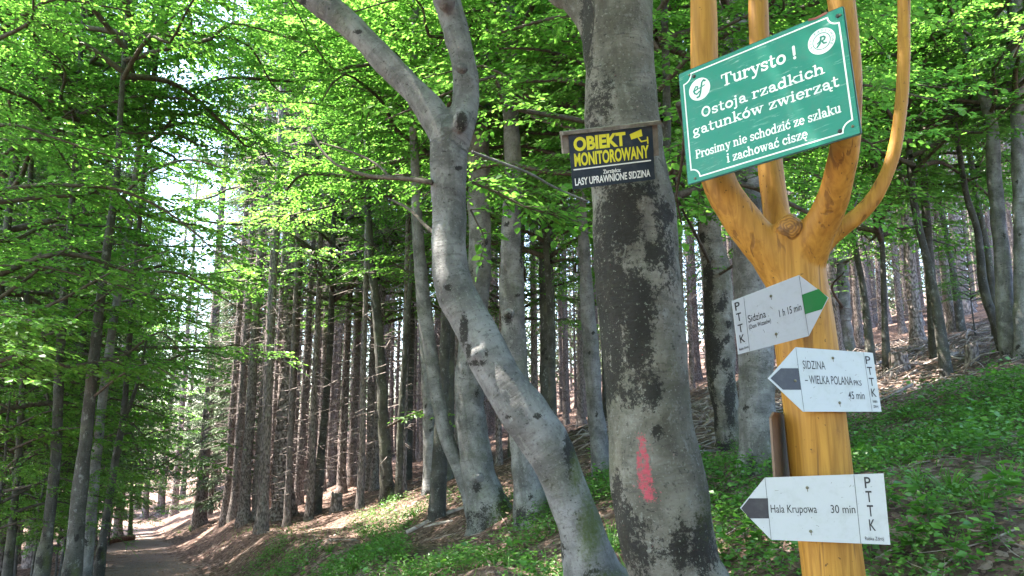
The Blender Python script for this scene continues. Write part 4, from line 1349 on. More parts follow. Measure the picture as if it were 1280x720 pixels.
def field_mesh(mb, strokes, z, cell):
    """strokes: (points, half width) in metres -> flat mesh of their union"""
    allp = np.concatenate([np.array(p) for p, w in strokes])
    wm = max(w for p, w in strokes)
    x0, y0 = allp.min(0) - wm - 2 * cell; x1, y1 = allp.max(0) + wm + 2 * cell
    nx = int((x1 - x0) / cell) + 1; ny = int((y1 - y0) / cell) + 1
    S = np.full((ny, nx), -1.0)
    gx = x0 + np.arange(nx) * cell; gy = y0 + np.arange(ny) * cell
    for pts, w in strokes:
        pts = np.array(pts, float)
        for a, b in zip(pts[:-1], pts[1:]):
            lo = np.minimum(a, b) - w - 2 * cell; hi = np.maximum(a, b) + w + 2 * cell
            i0, i1 = max(0, int((lo[0] - x0) / cell)), min(nx, int((hi[0] - x0) / cell) + 2)
            j0, j1 = max(0, int((lo[1] - y0) / cell)), min(ny, int((hi[1] - y0) / cell) + 2)
            X, Y = np.meshgrid(gx[i0:i1], gy[j0:j1])
            d = b - a; L = d @ d + 1e-12
            t = np.clip(((X - a[0]) * d[0] + (Y - a[1]) * d[1]) / L, 0, 1)
            v = w - np.hypot(X - a[0] - t * d[0], Y - a[1] - t * d[1])
            S[j0:j1, i0:i1] = np.maximum(S[j0:j1, i0:i1], v)
    S = np.clip(S, -cell, cell)
    pos = S > 0
    any_ = pos[:-1, :-1] | pos[1:, :-1] | pos[:-1, 1:] | pos[1:, 1:]
    vid = {}; V = []; polys = {}

    def gv(key, p):
        if key not in vid:
            vid[key] = len(V); V.append((p[0], p[1], z))
        return vid[key]

    for j, i in zip(*np.nonzero(any_)):
        c = [(j, i), (j, i + 1), (j + 1, i + 1), (j + 1, i)]
        poly = []
        for k in range(4):
            a, b = c[k], c[(k + 1) % 4]
            sa, sb = S[a], S[b]
            if sa > 0: poly.append(gv(a, (gx[a[1]], gy[a[0]])))
            if (sa > 0) != (sb > 0):
                t = sa / (sa - sb)
                key = (min(a, b), max(a, b))
                poly.append(gv(key, (gx[a[1]] + (gx[b[1]] - gx[a[1]]) * t, gy[a[0]] + (gy[b[0]] - gy[a[0]]) * t)))
        if len(poly) >= 3: polys.setdefault(len(poly), []).append(poly)
    n0 = mb.n
    mb.add(np.array(V), [])
    for k, f in polys.items(): mb.f.append(np.array(f) + n0)


def put_serif(mb, s, x0, x1, yb, xh, z, cell=0.0009, slant=0.0):
    x = 0; st = []
    for ch in s:
        adv, strokes = GL[ch]
        st += [([(x + a, b) for a, b in pts], w) for pts, w in strokes]
        x += adv
    sx = (x1 - x0) / x
    field_mesh(mb, [([(x0 + a * sx, yb + b * xh) for a, b in pts], w * min(sx, xh) * 1.06) for pts, w in st], z, cell)


def disc(mb, cx, cy, rx, ry, z, n=40, inner=0.0):
    t = np.linspace(0, PI2, n, endpoint=False)
    o = np.c_[cx + rx * np.cos(t), cy + ry * np.sin(t), np.full(n, z)]
    if inner:
        q = np.c_[cx + inner * rx * np.cos(t), cy + inner * ry * np.sin(t), np.full(n, z)]
        k = np.arange(n); k2 = (k + 1) % n
        mb.add(np.r_[o, q], np.c_[k, k2, n + k2, n + k])
    else:
        mb.add(o, [list(range(n))])


# ------------------------------------------------------------------ the boards
class Board:
    """a flat board: local x right, y up, z towards the viewer; thickness behind z = 0"""
    def __init__(self, name, label, ctr, M, y, cat='sign', W=1.0, H=1.0):
        c = np.array(ctr); s = y / c[1]
        self.s = s
        self.c = EYE + (c - EYE) * s
        self.M = np.array(M)
        u, _, vt = np.linalg.svd(self.M); self.M = u @ vt
        self.W = W * s; self.H = H * s
        self.root = bpy.data.objects.new(name, None); COL.objects.link(self.root)
        mm = Matrix([list(self.M[i]) + [self.c[i]] for i in range(3)] + [[0, 0, 0, 1]])
        self.root.matrix_world = mm
        tag(self.root, label, cat)

    def loc(self, px, py):
        d = ray(px, py); n = self.M[:, 2]
        t = ((self.c - EYE) @ n) / (d @ n)
        q = (EYE + d * t - self.c) @ self.M
        return q[0], q[1]

    def m(self, px):
        """pixels -> metres at the board"""
        return px / FPX * ((self.c - EYE) @ FWD)

    def plate(self, name, pts, mat, z0=-0.0025, z1=0.0):
        mb = MB()
        n = len(pts)
        P = np.array(pts)
        e = 0.0006
        mb.add(np.r_[np.c_[P, np.full(n, z0)], np.c_[P, np.full(n, z1)]], [[k, (k + 1) % n, n + (k + 1) % n, n + k] for k in range(n)])
        mb.f.append(np.array([list(range(n, 2 * n))])); mb.f.append(np.array([list(range(n))[::-1]]))
        return mb.build(name, mat, self.root, False)

    def flat(self, name, polys, mat, z=0.0006):
        mb = MB()
        for P in polys:
            P = np.array(P); mb.add(np.c_[P, np.full(len(P), z)], [list(range(len(P)))])
        return mb.build(name, mat, self.root, False)

    def bolt(self, px, py, mat, r=0.004):
        x, y = self.loc(px, py)
        mb = MB(); n = 10
        t = np.linspace(0, PI2, n, endpoint=False)
        rings = [(1.0, 0.0005), (0.95, 0.0025), (0.55, 0.0042)]
        V = np.concatenate([np.c_[x + r * k * np.cos(t), y + r * k * np.sin(t), np.full(n, z)] for k, z in rings])
        F = [[a * n + b, a * n + (b + 1) % n, (a + 1) * n + (b + 1) % n, (a + 1) * n + b] for a in range(2) for b in range(n)]
        mb.add(V, F); mb.f.append(np.array([list(range(2 * n, 3 * n))]))
        return mb.build('bolt', mat, self.root)


WHITE = mat_paint('white_enamel', (0.41, 0.42, 0.44), (0.30, 0.31, 0.29), 0.4, 0.42, 0.35, (0.33, 0.34, 0.33))
GREENP = mat_paint('green_enamel', (0.008, 0.195, 0.135), (0.06, 0.17, 0.13), 0.45, 0.38, 0.62, (0.34, 0.50, 0.46))
LETTERW = mat_paint('white_lettering', (0.76, 0.78, 0.78), (0.35, 0.5, 0.47), 0.35, 0.45)
NAVY = mat_paint('navy_print', (0.011, 0.026, 0.042), (0.07, 0.08, 0.085), 0.4, 0.35)
YELLOWP = mat_paint('yellow_print', (0.66, 0.62, 0.035), (0.35, 0.30, 0.08), 0.3, 0.4)
BLACKP = mat_paint('black_print', (0.018, 0.018, 0.02), (0.09, 0.09, 0.09), 0.25, 0.45)
CHARC = mat_paint('black_waymark', (0.022, 0.021, 0.028), (0.09, 0.09, 0.09), 0.3, 0.45)
GREENF = mat_paint('green_waymark', (0.008, 0.145, 0.03), (0.04, 0.12, 0.05), 0.3, 0.45)
STEEL = mat_paint('bolt_steel', (0.13, 0.12, 0.08), (0.1, 0.06, 0.03), 0.5, 0.5)
GREYWOOD = mat_plain_wood('weathered_plank', (0.10, 0.085, 0.07), (0.22, 0.20, 0.17), 18)
BROWNBACK = mat_paint('bare_board_back', (0.17, 0.105, 0.07), (0.09, 0.06, 0.045), 0.5, 0.6)
RUST = mat_paint('rust', (0.20, 0.05, 0.035), (0.08, 0.03, 0.02), 0.5, 0.7)
DKGREEN = mat_paint('dark_green_edge', (0.012, 0.06, 0.045), (0.02, 0.03, 0.03), 0.5, 0.5)

# green board
gb = Board('tourist_sign', 'green enamel board with white Polish lettering screwed to the yellow prongs', [0.8745, 2.4365, 2.7211],
           [[0.7244, -0.0278, -0.6888], [-0.6879, 0.0365, -0.7249], [0.0453, 0.9989, 0.0073]], 2.43, 'sign', 0.6169, 0.4491)
w, h = gb.W / 2, gb.H / 2
def rrect(w, h, r, n=4):
    P = []
    for cx, cy, a0 in ((w - r, h - r, 0), (-w + r, h - r, 90), (-w + r, -h + r, 180), (w - r, -h + r, 270)):
        P += [(cx + r * math.cos(math.radians(a0 + 90 * k / n)), cy + r * math.sin(math.radians(a0 + 90 * k / n))) for k in range(n + 1)]
    return P
gb.plate('board', rrect(w, h, 0.006), GREENP)
gb.plate('board_edge', rrect(w + 0.004, h + 0.004, 0.008), DKGREEN, -0.007, -0.0027)
# white line with scooped corners
mb = MB()
e = 0.017; q = 0.034
ring = []
for cx, cy, a0 in ((w - e, h - e, 270), (-w + e, h - e, 0), (-w + e, -h + e, 90), (w - e, -h + e, 180)):
    t = np.radians(np.linspace(a0, a0 - 90, 9))
    ring.append([(cx + q * math.cos(k), cy + q * math.sin(k)) for k in t])
R_ = [p for r in (ring[0], ring[1], ring[2], ring[3]) for p in r]
lw = 0.0026
field_mesh(mb, [(R_ + [R_[0]], lw)], 0.0006, 0.0012)
mb.build('border_line', LETTERW, gb.root, False)
mb = MB()
def serif_px(mb, B, s, a, b, xh_px, cell=0.0008):
    (x0, y0), (x1, y1) = B.loc(*a), B.loc(*b)
    put_serif(mb, s, x0, x1, (y0 + y1) / 2, B.m(xh_px), 0.0006, cell)
serif_px(mb, gb, 'Turysto !', (902, 107), (997, 74), 11.5)
serif_px(mb, gb, 'Ostoja rzadkich', (876.5, 147), (1032, 91), 9.2)
serif_px(mb, gb, 'gatunk\u00f3w zwierz\u0105t', (866, 169.5), (1050, 108), 9.2)
serif_px(mb, gb, 'Prosimy nie schodzi\u0107 ze szlaku', (870, 198.5), (1052, 140), 8.2, 0.0007)
serif_px(mb, gb, 'i zachowa\u0107 cisz\u0119', (909, 203.5), (1010, 172), 8.2, 0.0007)
mb.build('lettering', LETTERW, gb.root, False)
# round emblems
cx, cy = gb.loc(874.5, 111.5)
mb = MB(); disc(mb, cx, cy, 0.0440, 0.0440, 0.0006); em = mb.build('round_emblem', LETTERW, gb.root, False)
mb = MB()
S_ = 0.030
field_mesh(mb, [([(cx + S_ * a, cy + S_ * b) for a, b in pts], wd * S_) for pts, wd in (
    ([(-.85, -.05), (-.25, .10), (-.22, .42), (-.5, .5), (-.75, .1), (-.72, -.35), (-.4, -.55), (-.05, -.3)], .10),
    ([(.85, .85), (.62, 1.0), (.38, .75), (.1, -.5), (-.1, -.95), (-.4, -1.0)], .12),
    ([(-.05, .12), (.72, .3)], .08))], 0.0012, 0.0006)
mb.build('emblem_letters', GREENP, em, False)
cx, cy = gb.loc(1027, 51.5)
mb = MB(); disc(mb, cx, cy, 0.0455, 0.0455, 0.0006, 48, 0.66); disc(mb, cx, cy, 0.0275, 0.0275, 0.0006, 36, 0.0)
em = mb.build('round_emblem', LETTERW, gb.root, False)
mb = MB()
rad = 0.0332
word = 'LASY PA\u0143STWOWE'
for k, ch in enumerate(word):
    if ch == ' ': continue
    a = math.radians(215 - 250 * k / (len(word) - 1))
    Vt, Ft = text_mesh(ch, 0.012)
    Vt = Vt - [(Vt[:, 0].max() + Vt[:, 0].min()) / 2, 0]
    Vt = Vt * 0.0088 / cap_height() * 0.9
    rr = rad + Vt[:, 1]
    X = cx + Vt[:, 0] * math.sin(a) + rr * math.cos(a); Y = cy - Vt[:, 0] * math.cos(a) + rr * math.sin(a)
    n0 = mb.n
    mb.add(np.c_[X, Y, np.full(len(X), 0.0012)], [])
    by = {}
    for f in Ft: by.setdefault(len(f), []).append(f)
    for kk, fs in by.items(): mb.f.append(np.array(fs) + n0)
S_ = 0.019
field_mesh(mb, [([(cx + S_ * a, cy + S_ * b) for a, b in pts], wd * S_) for pts, wd in (
    ([(-.85, -.85), (-.35, -.4), (-.1, .35), (.0, .8)], .16), ([(-.1, .75), (.45, .75), (.68, .45), (.5, .1), (.05, -.02)], .15),
    ([(.1, -.1), (.35, -.55), (.75, -.6)], .14), ([(-.75, -.25), (-.3, .05)], .12))], 0.0012, 0.0006)
mb.build('emblem_letters', GREENP, em, False)
for px, py in ((862, 94), (1050, 19), (1066, 158), (869, 223)):
    gb.bolt(px, py, STEEL, 0.005)
for px, py in ((867.5, 95.5), (1047.5, 20), (1050, 164)):
    gb.bolt(px, py, BLACKP, 0.0075)
mb = MB()
x0, y0 = gb.loc(1012, 27.5); x1, y1 = gb.loc(1033, 19)
field_mesh(mb, [([(x0, h + 0.001), (x0 * .6 + x1 * .4, h - 0.003), (x1, h + 0.001)], 0.0045)], 0.0009, 0.001)
mb.build('rust_spot', RUST, gb.root, False)

# dark notice on the thick trunk
db = Board('surveillance_notice', 'navy notice board with yellow lettering hung on the thick beech trunk', [0.4146, 2.9009, 2.6848],
           [[0.9782, -0.1001, 0.1819], [0.124, -0.421, -0.8985], [0.1666, 0.9015, -0.3994]], 2.93, 'sign', 0.3576, 0.2212)
w, h = db.W / 2, db.H / 2
db.plate('board', [(-w, -h), (w, -h), (w, h), (-w, h)], NAVY, -0.003, 0.0)
mb = MB()
box(mb, (0.004, h + 0.010, -0.012), np.eye(3), 2 * w + 0.062, 0.014, 0.055)
for s_, hh in ((-1, 0.075), (1, 0.13)):
    box(mb, (s_ * (w + 0.008), h + 0.002 - hh / 2, -0.020), np.eye(3), 0.036, hh, 0.026)
box(mb, (0.0, 0, -0.024), np.eye(3), 0.10, 2 * h - 0.02, 0.040)
mb.build('wooden_backing', GREYWOOD, db.root, False)
mb = MB()
def sans_px(mb, B, s, a, b, cap_px, bold=0.0, z=0.0006):
    (x0, y0), (x1, y1) = B.loc(*a), B.loc(*b)
    put_text(mb, s, x0, x1, (y0 + y1) / 2, B.m(cap_px), z, bold)
sans_px(mb, db, 'OBIEKT', (717.5, 188.5), (782.5, 181), 15.0, 0.045)
sans_px(mb, db, 'MONITOROWANY', (718.5, 208), (811.5, 196), 14.5, 0.035)
def quad_px(B, pts): return [B.loc(*p) for p in pts]
P = quad_px(db, [(787, 168), (801.5, 161.5), (803, 170), (789, 174.5)])
mb.add(np.c_[np.array(P), np.full(4, 0.0006)], [[3, 2, 1, 0]])
b_ = [db.loc(*p) for p in ((798, 172.5), (801.5, 177), (809, 175.2))]
field_mesh(mb, [(b_, 0.0028), ([db.loc(809.2, 171.5), db.loc(809.8, 179)], 0.0028)], 0.0006, 0.0007)
mb.build('yellow_lettering', YELLOWP, db.root, False)
mb = MB()
field_mesh(mb, [([db.loc(717.5, 212.3), db.loc(813, 200.5)], 0.0026)], 0.0006, 0.0009)
sans_px(mb, db, 'Zarz\u0105dca:', (754, 217.2), (776, 214.2), 4.6, 0.02)
sans_px(mb, db, 'LASY UPRAWNIONE SIDZINA', (719, 231.8), (813, 220.5), 8.6, 0.022)
mb.build('white_lettering', LETTERW, db.root, False)

# waymark arrows
def arrow(label, ctr, M, y, corners, tip_poly, dividers, texts, bolts, flag, edge):
    B = Board('waymark_arrow', label, ctr, M, y, 'trail sign', 1, 1)
    P = [B.loc(*p) for p in corners]
    if sum(P[k - 1][0] * P[k][1] - P[k][0] * P[k - 1][1] for k in range(len(P))) < 0: P = P[::-1]
    B.plate('board', P, WHITE, -0.0022, 0.0)
    B.flat('waymark_patch', [[B.loc(*p) for p in tip_poly]], flag)
    mb = MB()
    for a, b in dividers:
        field_mesh(mb, [([B.loc(*a), B.loc(*b)], 0.0007)], 0.0006, 0.0007)
    for s, a, b, cap, bold in texts:
        sans_px(mb, B, s, a, b, cap, bold)
    mb.build('lettering', BLACKP, B.root, False)
    for p in bolts: B.bolt(*p, STEEL, 0.0055)
    # small scratches and rust runs
    r_ = random.Random(label)
    mb = MB()
    xs = [p[0] for p in P]; ys = [p[1] for p in P]
    for k in range(7):
        x = r_.uniform(min(xs) * .6, max(xs) * .6); yy = r_.uniform(min(ys) * .8, max(ys) * .8); a = r_.uniform(0, 3.1); l = r_.uniform(.004, .014)
        field_mesh(mb, [([(x, yy), (x + l * .5 * math.cos(a) + .001, yy + l * .5 * math.sin(a)), (x + l * math.cos(a), yy + l * math.sin(a))], 0.0006)], 0.0005, 0.0005)
    for px, py in bolts:
        x, yy = B.loc(px, py)
        field_mesh(mb, [([(x, yy - .004), (x + .0005, yy - .013)], 0.0012)], 0.0005, 0.0006)
    mb.build('scratches', STEEL, B.root, False)
    return B


def pttk(pts, hw):
    return [(c, (x - hw, y), (x + hw, y + 0.0), cap, 0.012) for c, (x, y, cap) in zip('PTTK', pts)]


arrow('white arrow board with green tip pointing right, highest of the three',
      [0.9589, 2.5921, 1.9913], [[0.9246, -0.2053, 0.3209], [0.2315, -0.3662, -0.9013], [0.3026, 0.9076, -0.2911]], 2.59,
      [(915, 376.5), (923, 443), (1011, 420), (1036, 372), (999, 344)], [(1002, 368.5), (1023, 361), (1034.6, 372), (1027.5, 386.5), (1006, 393)],
      [((929.7, 372), (937, 438.5)), ((998.8, 345), (1010.8, 419.5))],
      pttk([(922.3, 387.5, 10), (924.3, 401, 10), (926.3, 415, 10), (928.5, 428, 10)], 3.2) +
      [('Sidzina', (935.5, 403.2), (957.5, 396.5), 9, 0.006), ('(Dom Wczas\u00f3w)', (936.5, 411.5), (963.8, 403), 5.4, 0.01), ('1 h 15 min', (974.5, 396.5), (1002, 387.5), 9.4, 0.004),
       ('Rabka Zdr\u00f3j', (924, 438.3), (935.5, 434.5), 2.6, 0.02)],
      [(963.5, 370), (970, 417.5)], GREENF, None)
arrow('white arrow board reading SIDZINA WIELKA POLANA with black tip pointing left',
      [1.1029, 2.6356, 1.7567], [[0.971, -0.0091, 0.239], [0.2387, 0.0985, -0.9661], [-0.0147, 0.9951, 0.0978]], 2.668,
      [(1091, 441), (1102, 514.6), (1004, 514.6), (960, 473), (994.5, 434)], [(963, 472.8), (976, 460.3), (997.8, 460.3), (1001.2, 487.2), (978.5, 487.2)],
      [((994.6, 434.5), (1005, 514)), ((1079.2, 440.5), (1090, 514))],
      pttk([(1085.5, 455, 10), (1087.8, 468.4, 10), (1090.2, 482.2, 10), (1092.8, 495.8, 10)], 3.1) +
      [('SIDZINA', (1004, 460.8), (1032, 462), 10.3, 0.004), ('\u2013 WIELKA POLANA', (1006.5, 479.2), (1066, 481.4), 10.3, 0.006), ('PKS', (1067.6, 481.6), (1077.2, 482), 6.3, 0.01), ('45 min', (1061, 498.6), (1081.2, 499), 9.2, 0.008),
       ('RABKA', (1091.2, 503.3), (1097, 503.3), 2.8, 0.03), ('ZDR\u00d3J', (1091.9, 509.6), (1097.8, 509.6), 2.8, 0.03)],
      [(1041, 447.5), (1049.5, 503.5), (994, 476)], CHARC, None)
arrow('white arrow board reading Hala Krupowa 30 min, lowest of the three',
      [1.0647, 2.7186, 1.3088], [[0.9423, -0.0437, -0.3318], [-0.3333, -0.0338, -0.9422], [0.03, 0.9985, -0.0464]], 2.665,
      [(1104.5, 591.7), (1113, 681), (964, 674.8), (925, 635), (956, 597)], [(926.5, 635.4), (936.5, 622.8), (959.8, 622.8), (961.3, 648), (936.8, 648)],
      [((956.2, 597.3), (964, 674.5)), ((1067.3, 593.3), (1076, 679.2))],
      pttk([(1085.2, 610, 13), (1086.9, 627.5, 13), (1088.8, 645.3, 13), (1091.2, 663.2, 13)], 3.9) +
      [('Hala Krupowa', (963.8, 640.6), (1021.5, 641.2), 9.6, 0.003), ('30 min', (1039, 641.2), (1069.5, 641.5), 9.6, 0.003), ('Rabka Zdr\u00f3j', (1081.5, 675), (1105, 675.8), 4.2, 0.006)],
      [(1009, 609.5), (1013.5, 664)], CHARC, None)
# fourth board, seen almost edge on from behind, pointing away to the left of the post
root = bpy.data.objects.new('waymark_arrow', None); COL.objects.link(root)
c4 = at(977, 560, 2.86)
vx = np.array([0.52, 0.85, 0.02]); vx /= np.linalg.norm(vx)
vz = np.cross(np.array([0, 0, 1.0]), vx) * 1.0; vz /= np.linalg.norm(vz)
vy = np.cross(vz, vx)
M4 = np.stack([vx, vy, vz], 1)
root.matrix_world = Matrix([list(M4[i]) + [c4[i]] for i in range(3)] + [[0, 0, 0, 1]])
tag(root, 'brown backed arrow board seen nearly edge on beside the yellow post', 'trail sign')
mb = MB()
P = np.array([(-0.155, -0.115), (-0.10, -0.135), (0.17, -0.12), (0.27, 0.0), (0.17, 0.115), (-0.155, 0.115)])
n = len(P)
mb.add(np.r_[np.c_[P, np.full(n, -0.004)], np.c_[P, np.full(n, 0.004)]], [[k, (k + 1) % n, n + (k + 1) % n, n + k] for k in range(n)])
mb.f.append(np.array([list(range(n, 2 * n))])); mb.f.append(np.array([list(range(n))[::-1]]))
mb.build('board', BROWNBACK, root, False)

# ------------------------------------------------------------------ ground cover and small things
rng = np.random.default_rng(77)
def to_world(u, v): return -0.4392 * u + 0.8984 * v, 0.8984 * u + 0.4392 * v


def scatter(n, xr, yr, mask):
    x = rng.uniform(*xr, n); y = rng.uniform(*yr, n)
    k = rng.uniform(0, 1, n) < mask(x, y)
    x, y = x[k], y[k]
    return np.stack([x, y, ground(x, y)], 1)


def patch(x, y, f=1.0, s=0.0):
    return (np.sin(1.9 * f * x + 1.3 * f * y + s) + np.sin(2.7 * f * y - 1.7 * f * x + 2 * s) + np.sin(4.3 * f * x + 0.7 * f * y + s) * 0.7 + np.sin(5.9 * f * y + 3.1 * f * x) * 0.5) / 3.2 * 0.5 + 0.5


def unit(n, zlo, zhi):
    a = rng.uniform(0, PI2, n); z = rng.uniform(zlo, zhi, n)
    return np.stack([np.cos(a), np.sin(a), z], 1)


# low leafy bilberry-like carpet: right slope and the bank below the clump
def mask_cover(x, y):
    u, v = uv_of(x, y)
    right = sstep(1.0, 1.6, x) * sstep(8.3, 7.3, y) * sstep(3.4, 4.6, y + 0.25 * x) * (1 - 0.75 * sstep(6.2, 5.0, y) * sstep(0.62, 0.42, patch(x, y, 1.3, 3)))
    rb = right * (0.35 + 0.65 * sstep(0.30, 0.5, patch(x, y, 0.8)))
    left = sstep(1.35, 1.9, v) * sstep(4.6, 3.4, v) * sstep(15, 10, y) * sstep(0.4, -0.2, x) * sstep(3.2, 4.2, y)
    lb = left * sstep(0.47, 0.64, patch(x, y, 0.9, 2))
    mid = sstep(-0.3, 0.3, x) * sstep(1.6, 1.2, x) * sstep(10, 8, y) * sstep(4.2, 5, y) * sstep(0.42, 0.6, patch(x, y, 0.9, 4)) * 0.9
    return np.maximum(np.maximum(rb, lb), mid)


def carpet(n, xr, yr, mask, hmax, leaf, per, mat, name, label, droop=0.1, wid=0.6):
    P0 = scatter(n, xr, yr, mask)
    lv = Leaves(rng)
    for k in range(per):
        q = P0.copy()
        hh = hmax * rng.uniform(0.15, 1.0, len(q)) * (0.5 + patch(q[:, 0], q[:, 1], 2.1, 1))
        q[:, 2] += hh
        q[:, :2] += rng.normal(0, 0.035, (len(q), 2))
        lv.add(q, unit(len(q), -0.1, 0.7), np.array([0, 0, 1.0]) + rng.normal(0, 0.45, (len(q), 3)), leaf * rng.uniform(0.6, 1.3, len(q)))
    mb = MB()
    lv.to(mb, wid=wid, simple=True, droop=droop)
    o = mb.build(name, mat, None, False)
    tag(o, label, 'plants', None, 'stuff')
    return o


carpet(80000, (-6, 9), (3.2, 14), mask_cover, 0.17, 0.033, 7, BILB, 'undergrowth', 'low leafy green undergrowth covering the slope and bank')

carpet(2600, (-4, 9), (3.2, 10), lambda x, y: np.maximum(mask_cover(x, y) * 0.8, 0.16 * sstep(0.9, 1.6, x) * sstep(8, 7, y)), 0.26, 0.055, 6, HERB, 'broad_undergrowth', 'scattered taller broad leaves mixed into the low undergrowth', 0.2, 0.7)


def mask_grass(x, y):
    u, v = uv_of(x, y)
    bank = sstep(1.25, 1.6, v) * sstep(3.4, 2.4, v) * sstep(0.35, 0.6, patch(x, y, 0.6, 5)) * sstep(26, 12, u) * sstep(3.0, 4, y)
    leftb = sstep(-0.75, -1.0, v) * sstep(-2.6, -1.6, v) * 0.25 * sstep(0.4, 0.6, patch(x, y, 0.7, 3)) * sstep(6, 9, u)
    rgt = sstep(1.2, 2, x) * sstep(9.0, 7.0, y) * 0.5
    return np.maximum(np.maximum(bank, leftb), rgt)


P0 = scatter(42000, (-14, 8), (3, 26), mask_grass)
mb = MB()
n = len(P0)
L = rng.uniform(0.06, 0.20, n); d = unit(n, 0.8, 2.4); d /= np.linalg.norm(d, axis=1)[:, None]
s = np.cross(d, np.array([0, 0, 1.0])); s /= np.linalg.norm(s, axis=1)[:, None]
wd = rng.uniform(0.0018, 0.004, n)[:, None]
mid = P0 + d * (L * 0.55)[:, None]; tip = P0 + d * L[:, None] - np.array([0, 0, 1.0]) * (L * 0.22)[:, None]
V = np.stack([P0 - s * wd, P0 + s * wd, mid + s * wd * .8, tip, mid - s * wd * .8], 1)
b = np.arange(n)[:, None] * 5
mb.add(V.reshape(-1, 3), np.concatenate([b + np.array([[0, 1, 2, 4]])]), tint=np.repeat(rng.uniform(0, 1, n), 5))
mb.f.append(b + np.array([[4, 2, 3]]))
tag(mb.build('grass', GRASS, None, False), 'short grass along the bank and between the plants', 'grass', None, 'stuff')


# fallen leaves and needles
def mask_litter(x, y):
    u, v = uv_of(x, y)
    return np.where(np.abs(v - 0.3) < 0.9, 0.55, 1.0) * (0.35 + 0.65 * sstep(0.3, 0.6, patch(x, y, 0.8, 7)))


P0 = scatter(60000, (-14, 9), (2.6, 24), mask_litter)
lv = Leaves(rng); n = len(P0)
P0[:, 2] += 0.012 + rng.uniform(0, 0.012, n)
lv.add(P0, unit(n, -0.25, 0.3), np.array([0, 0, 1.0]) + rng.normal(0, 0.3, (n, 3)), rng.uniform(0.025, 0.065, n))
mb = MB(); lv.to(mb, wid=0.6, simple=True, droop=-0.1)
tag(mb.build('leaf_litter', LITTER, None, False), 'brown fallen leaves strewn over the forest floor', 'leaf litter', None, 'stuff')

# brash: dead twigs lying about
mb = MB()
r2 = random.Random(21)
def stick(mb, x, y, ln, rad, yaw=None, lift=0.06, bend=0.15, seg=5):
    yaw = r2.uniform(0, PI2) if yaw is None else yaw
    P = []; R = []
    b1 = r2.uniform(-bend, bend)
    for k in range(5):
        s = k / 4 - 0.5
        px = x + math.cos(yaw) * ln * s - math.sin(yaw) * ln * b1 * (1 - 4 * s * s)
        py = y + math.sin(yaw) * ln * s + math.cos(yaw) * ln * b1 * (1 - 4 * s * s)
        P.append((px, py, float(ground(px, py)) + rad * 0.8 + lift * (0.4 + 0.6 * math.sin(k * 1.4 + yaw)) ** 2))
        R.append(rad * (1.1 - 0.75 * k / 4))
    tube(mb, P, R, seg=seg, cap=True)


for k in range(1500):
    x = r2.uniform(1.5, 15); y = r2.uniform(8.2, 21)
    if y < 8.8 + 0.12 * x: continue
    stick(mb, x, y, r2.uniform(0.25, 1.6) ** 1.2, r2.uniform(0.005, 0.018), None, r2.uniform(0, 0.22), 0.15, 4)
for k in range(700):
    u = r2.uniform(6, 24); v = r2.choice((r2.uniform(1.6, 12), r2.uniform(-5, -1.0)))
    x, y = to_world(u, v)
    stick(mb, x, y, r2.uniform(0.15, 0.9), r2.uniform(0.003, 0.009), None, r2.uniform(0, 0.08), 0.15, 4)
for k in range(160):
    x = r2.uniform(0.4, 3.4); y = r2.uniform(3.2, 5.6)
    stick(mb, x, y, r2.uniform(0.1, 0.5), r2.uniform(0.002, 0.006), None, r2.uniform(0, 0.05), 0.2, 4)
tag(mb.build('brushwood', BRASH), 'dead twigs and brash littering the slope under the trees', 'brushwood', None, 'stuff')

for pts, lab in (([(508, 668, 6), (535, 655, 7), (560, 643, 6), (585, 634, 4)], 'long pale dead branch lying on the bank left of the clump'),
                 ([(530, 662, 5), (548, 656, 5), (566, 652, 3)], 'short pale stick lying in front of the long pale branch'),
                 ([(1163, 468, 2.5), (1180, 474, 3), (1189, 488, 3.5), (1192, 505, 4)], 'curved bleached branch arching out of the brash on the right slope'),
                 ([(1098, 480, 3), (1118, 489, 3), (1128, 502, 3)], 'short bleached branch in the brash next to the middle arrow board'),
                 ([(1086, 704, 3), (1105, 694, 4), (1124, 684, 4), (1146, 672, 2)], 'forked grey stick on the ground right of the post'),
                 ([(1106, 690, 3), (1116, 702, 3), (1124, 716, 2)], 'broken twig crossing the forked stick right of the post'),
                 ([(1052, 474, 4), (1085, 462, 4), (1116, 446, 3), (1150, 437, 2)], 'thin fallen pole lying along the slope behind the post')):
    y0 = [hit(p[0], p[1])[1] for p in pts]
    P = []; R = []
    for (px, py, w), yy in zip(pts, y0):
        p = at(px, py, yy); t = (p - EYE) @ FWD
        P.append(p + np.array([0, 0, w / FPX * t * 0.3])); R.append(w / FPX * t / 2)
    mb = MB(); c = np.mean(P, axis=0)
    tube(mb, np.array(P) - c, R, seg=7, step=0.05, lump=0.15, freq=6)
    o = mb.build('fallen_branch', BRASH); o.location = c
    tag(o, lab, 'branch')

# reddish log beside the path
a_ = hit(104, 686); b_ = hit(166, 676)
mb = MB()
c = (a_ + b_) / 2
dd = (b_ - a_)
dd[:2] *= 1.0
tube(mb, [a_ - c + [0, 0, .1], -0.1 * dd + [0, 0, .11], 0.2 * dd + [0, 0, .12], b_ - c + [0, 0, .12]], [0.13, 0.125, 0.115, 0.11], seg=16, step=0.1, lump=0.08)
o = mb.build('log', mat_plain_wood('peeled_log', (0.08, 0.042, 0.034), (0.17, 0.095, 0.078), 14)); o.location = c
tag(o, 'reddish peeled log lying at the left edge of the path', 'log')

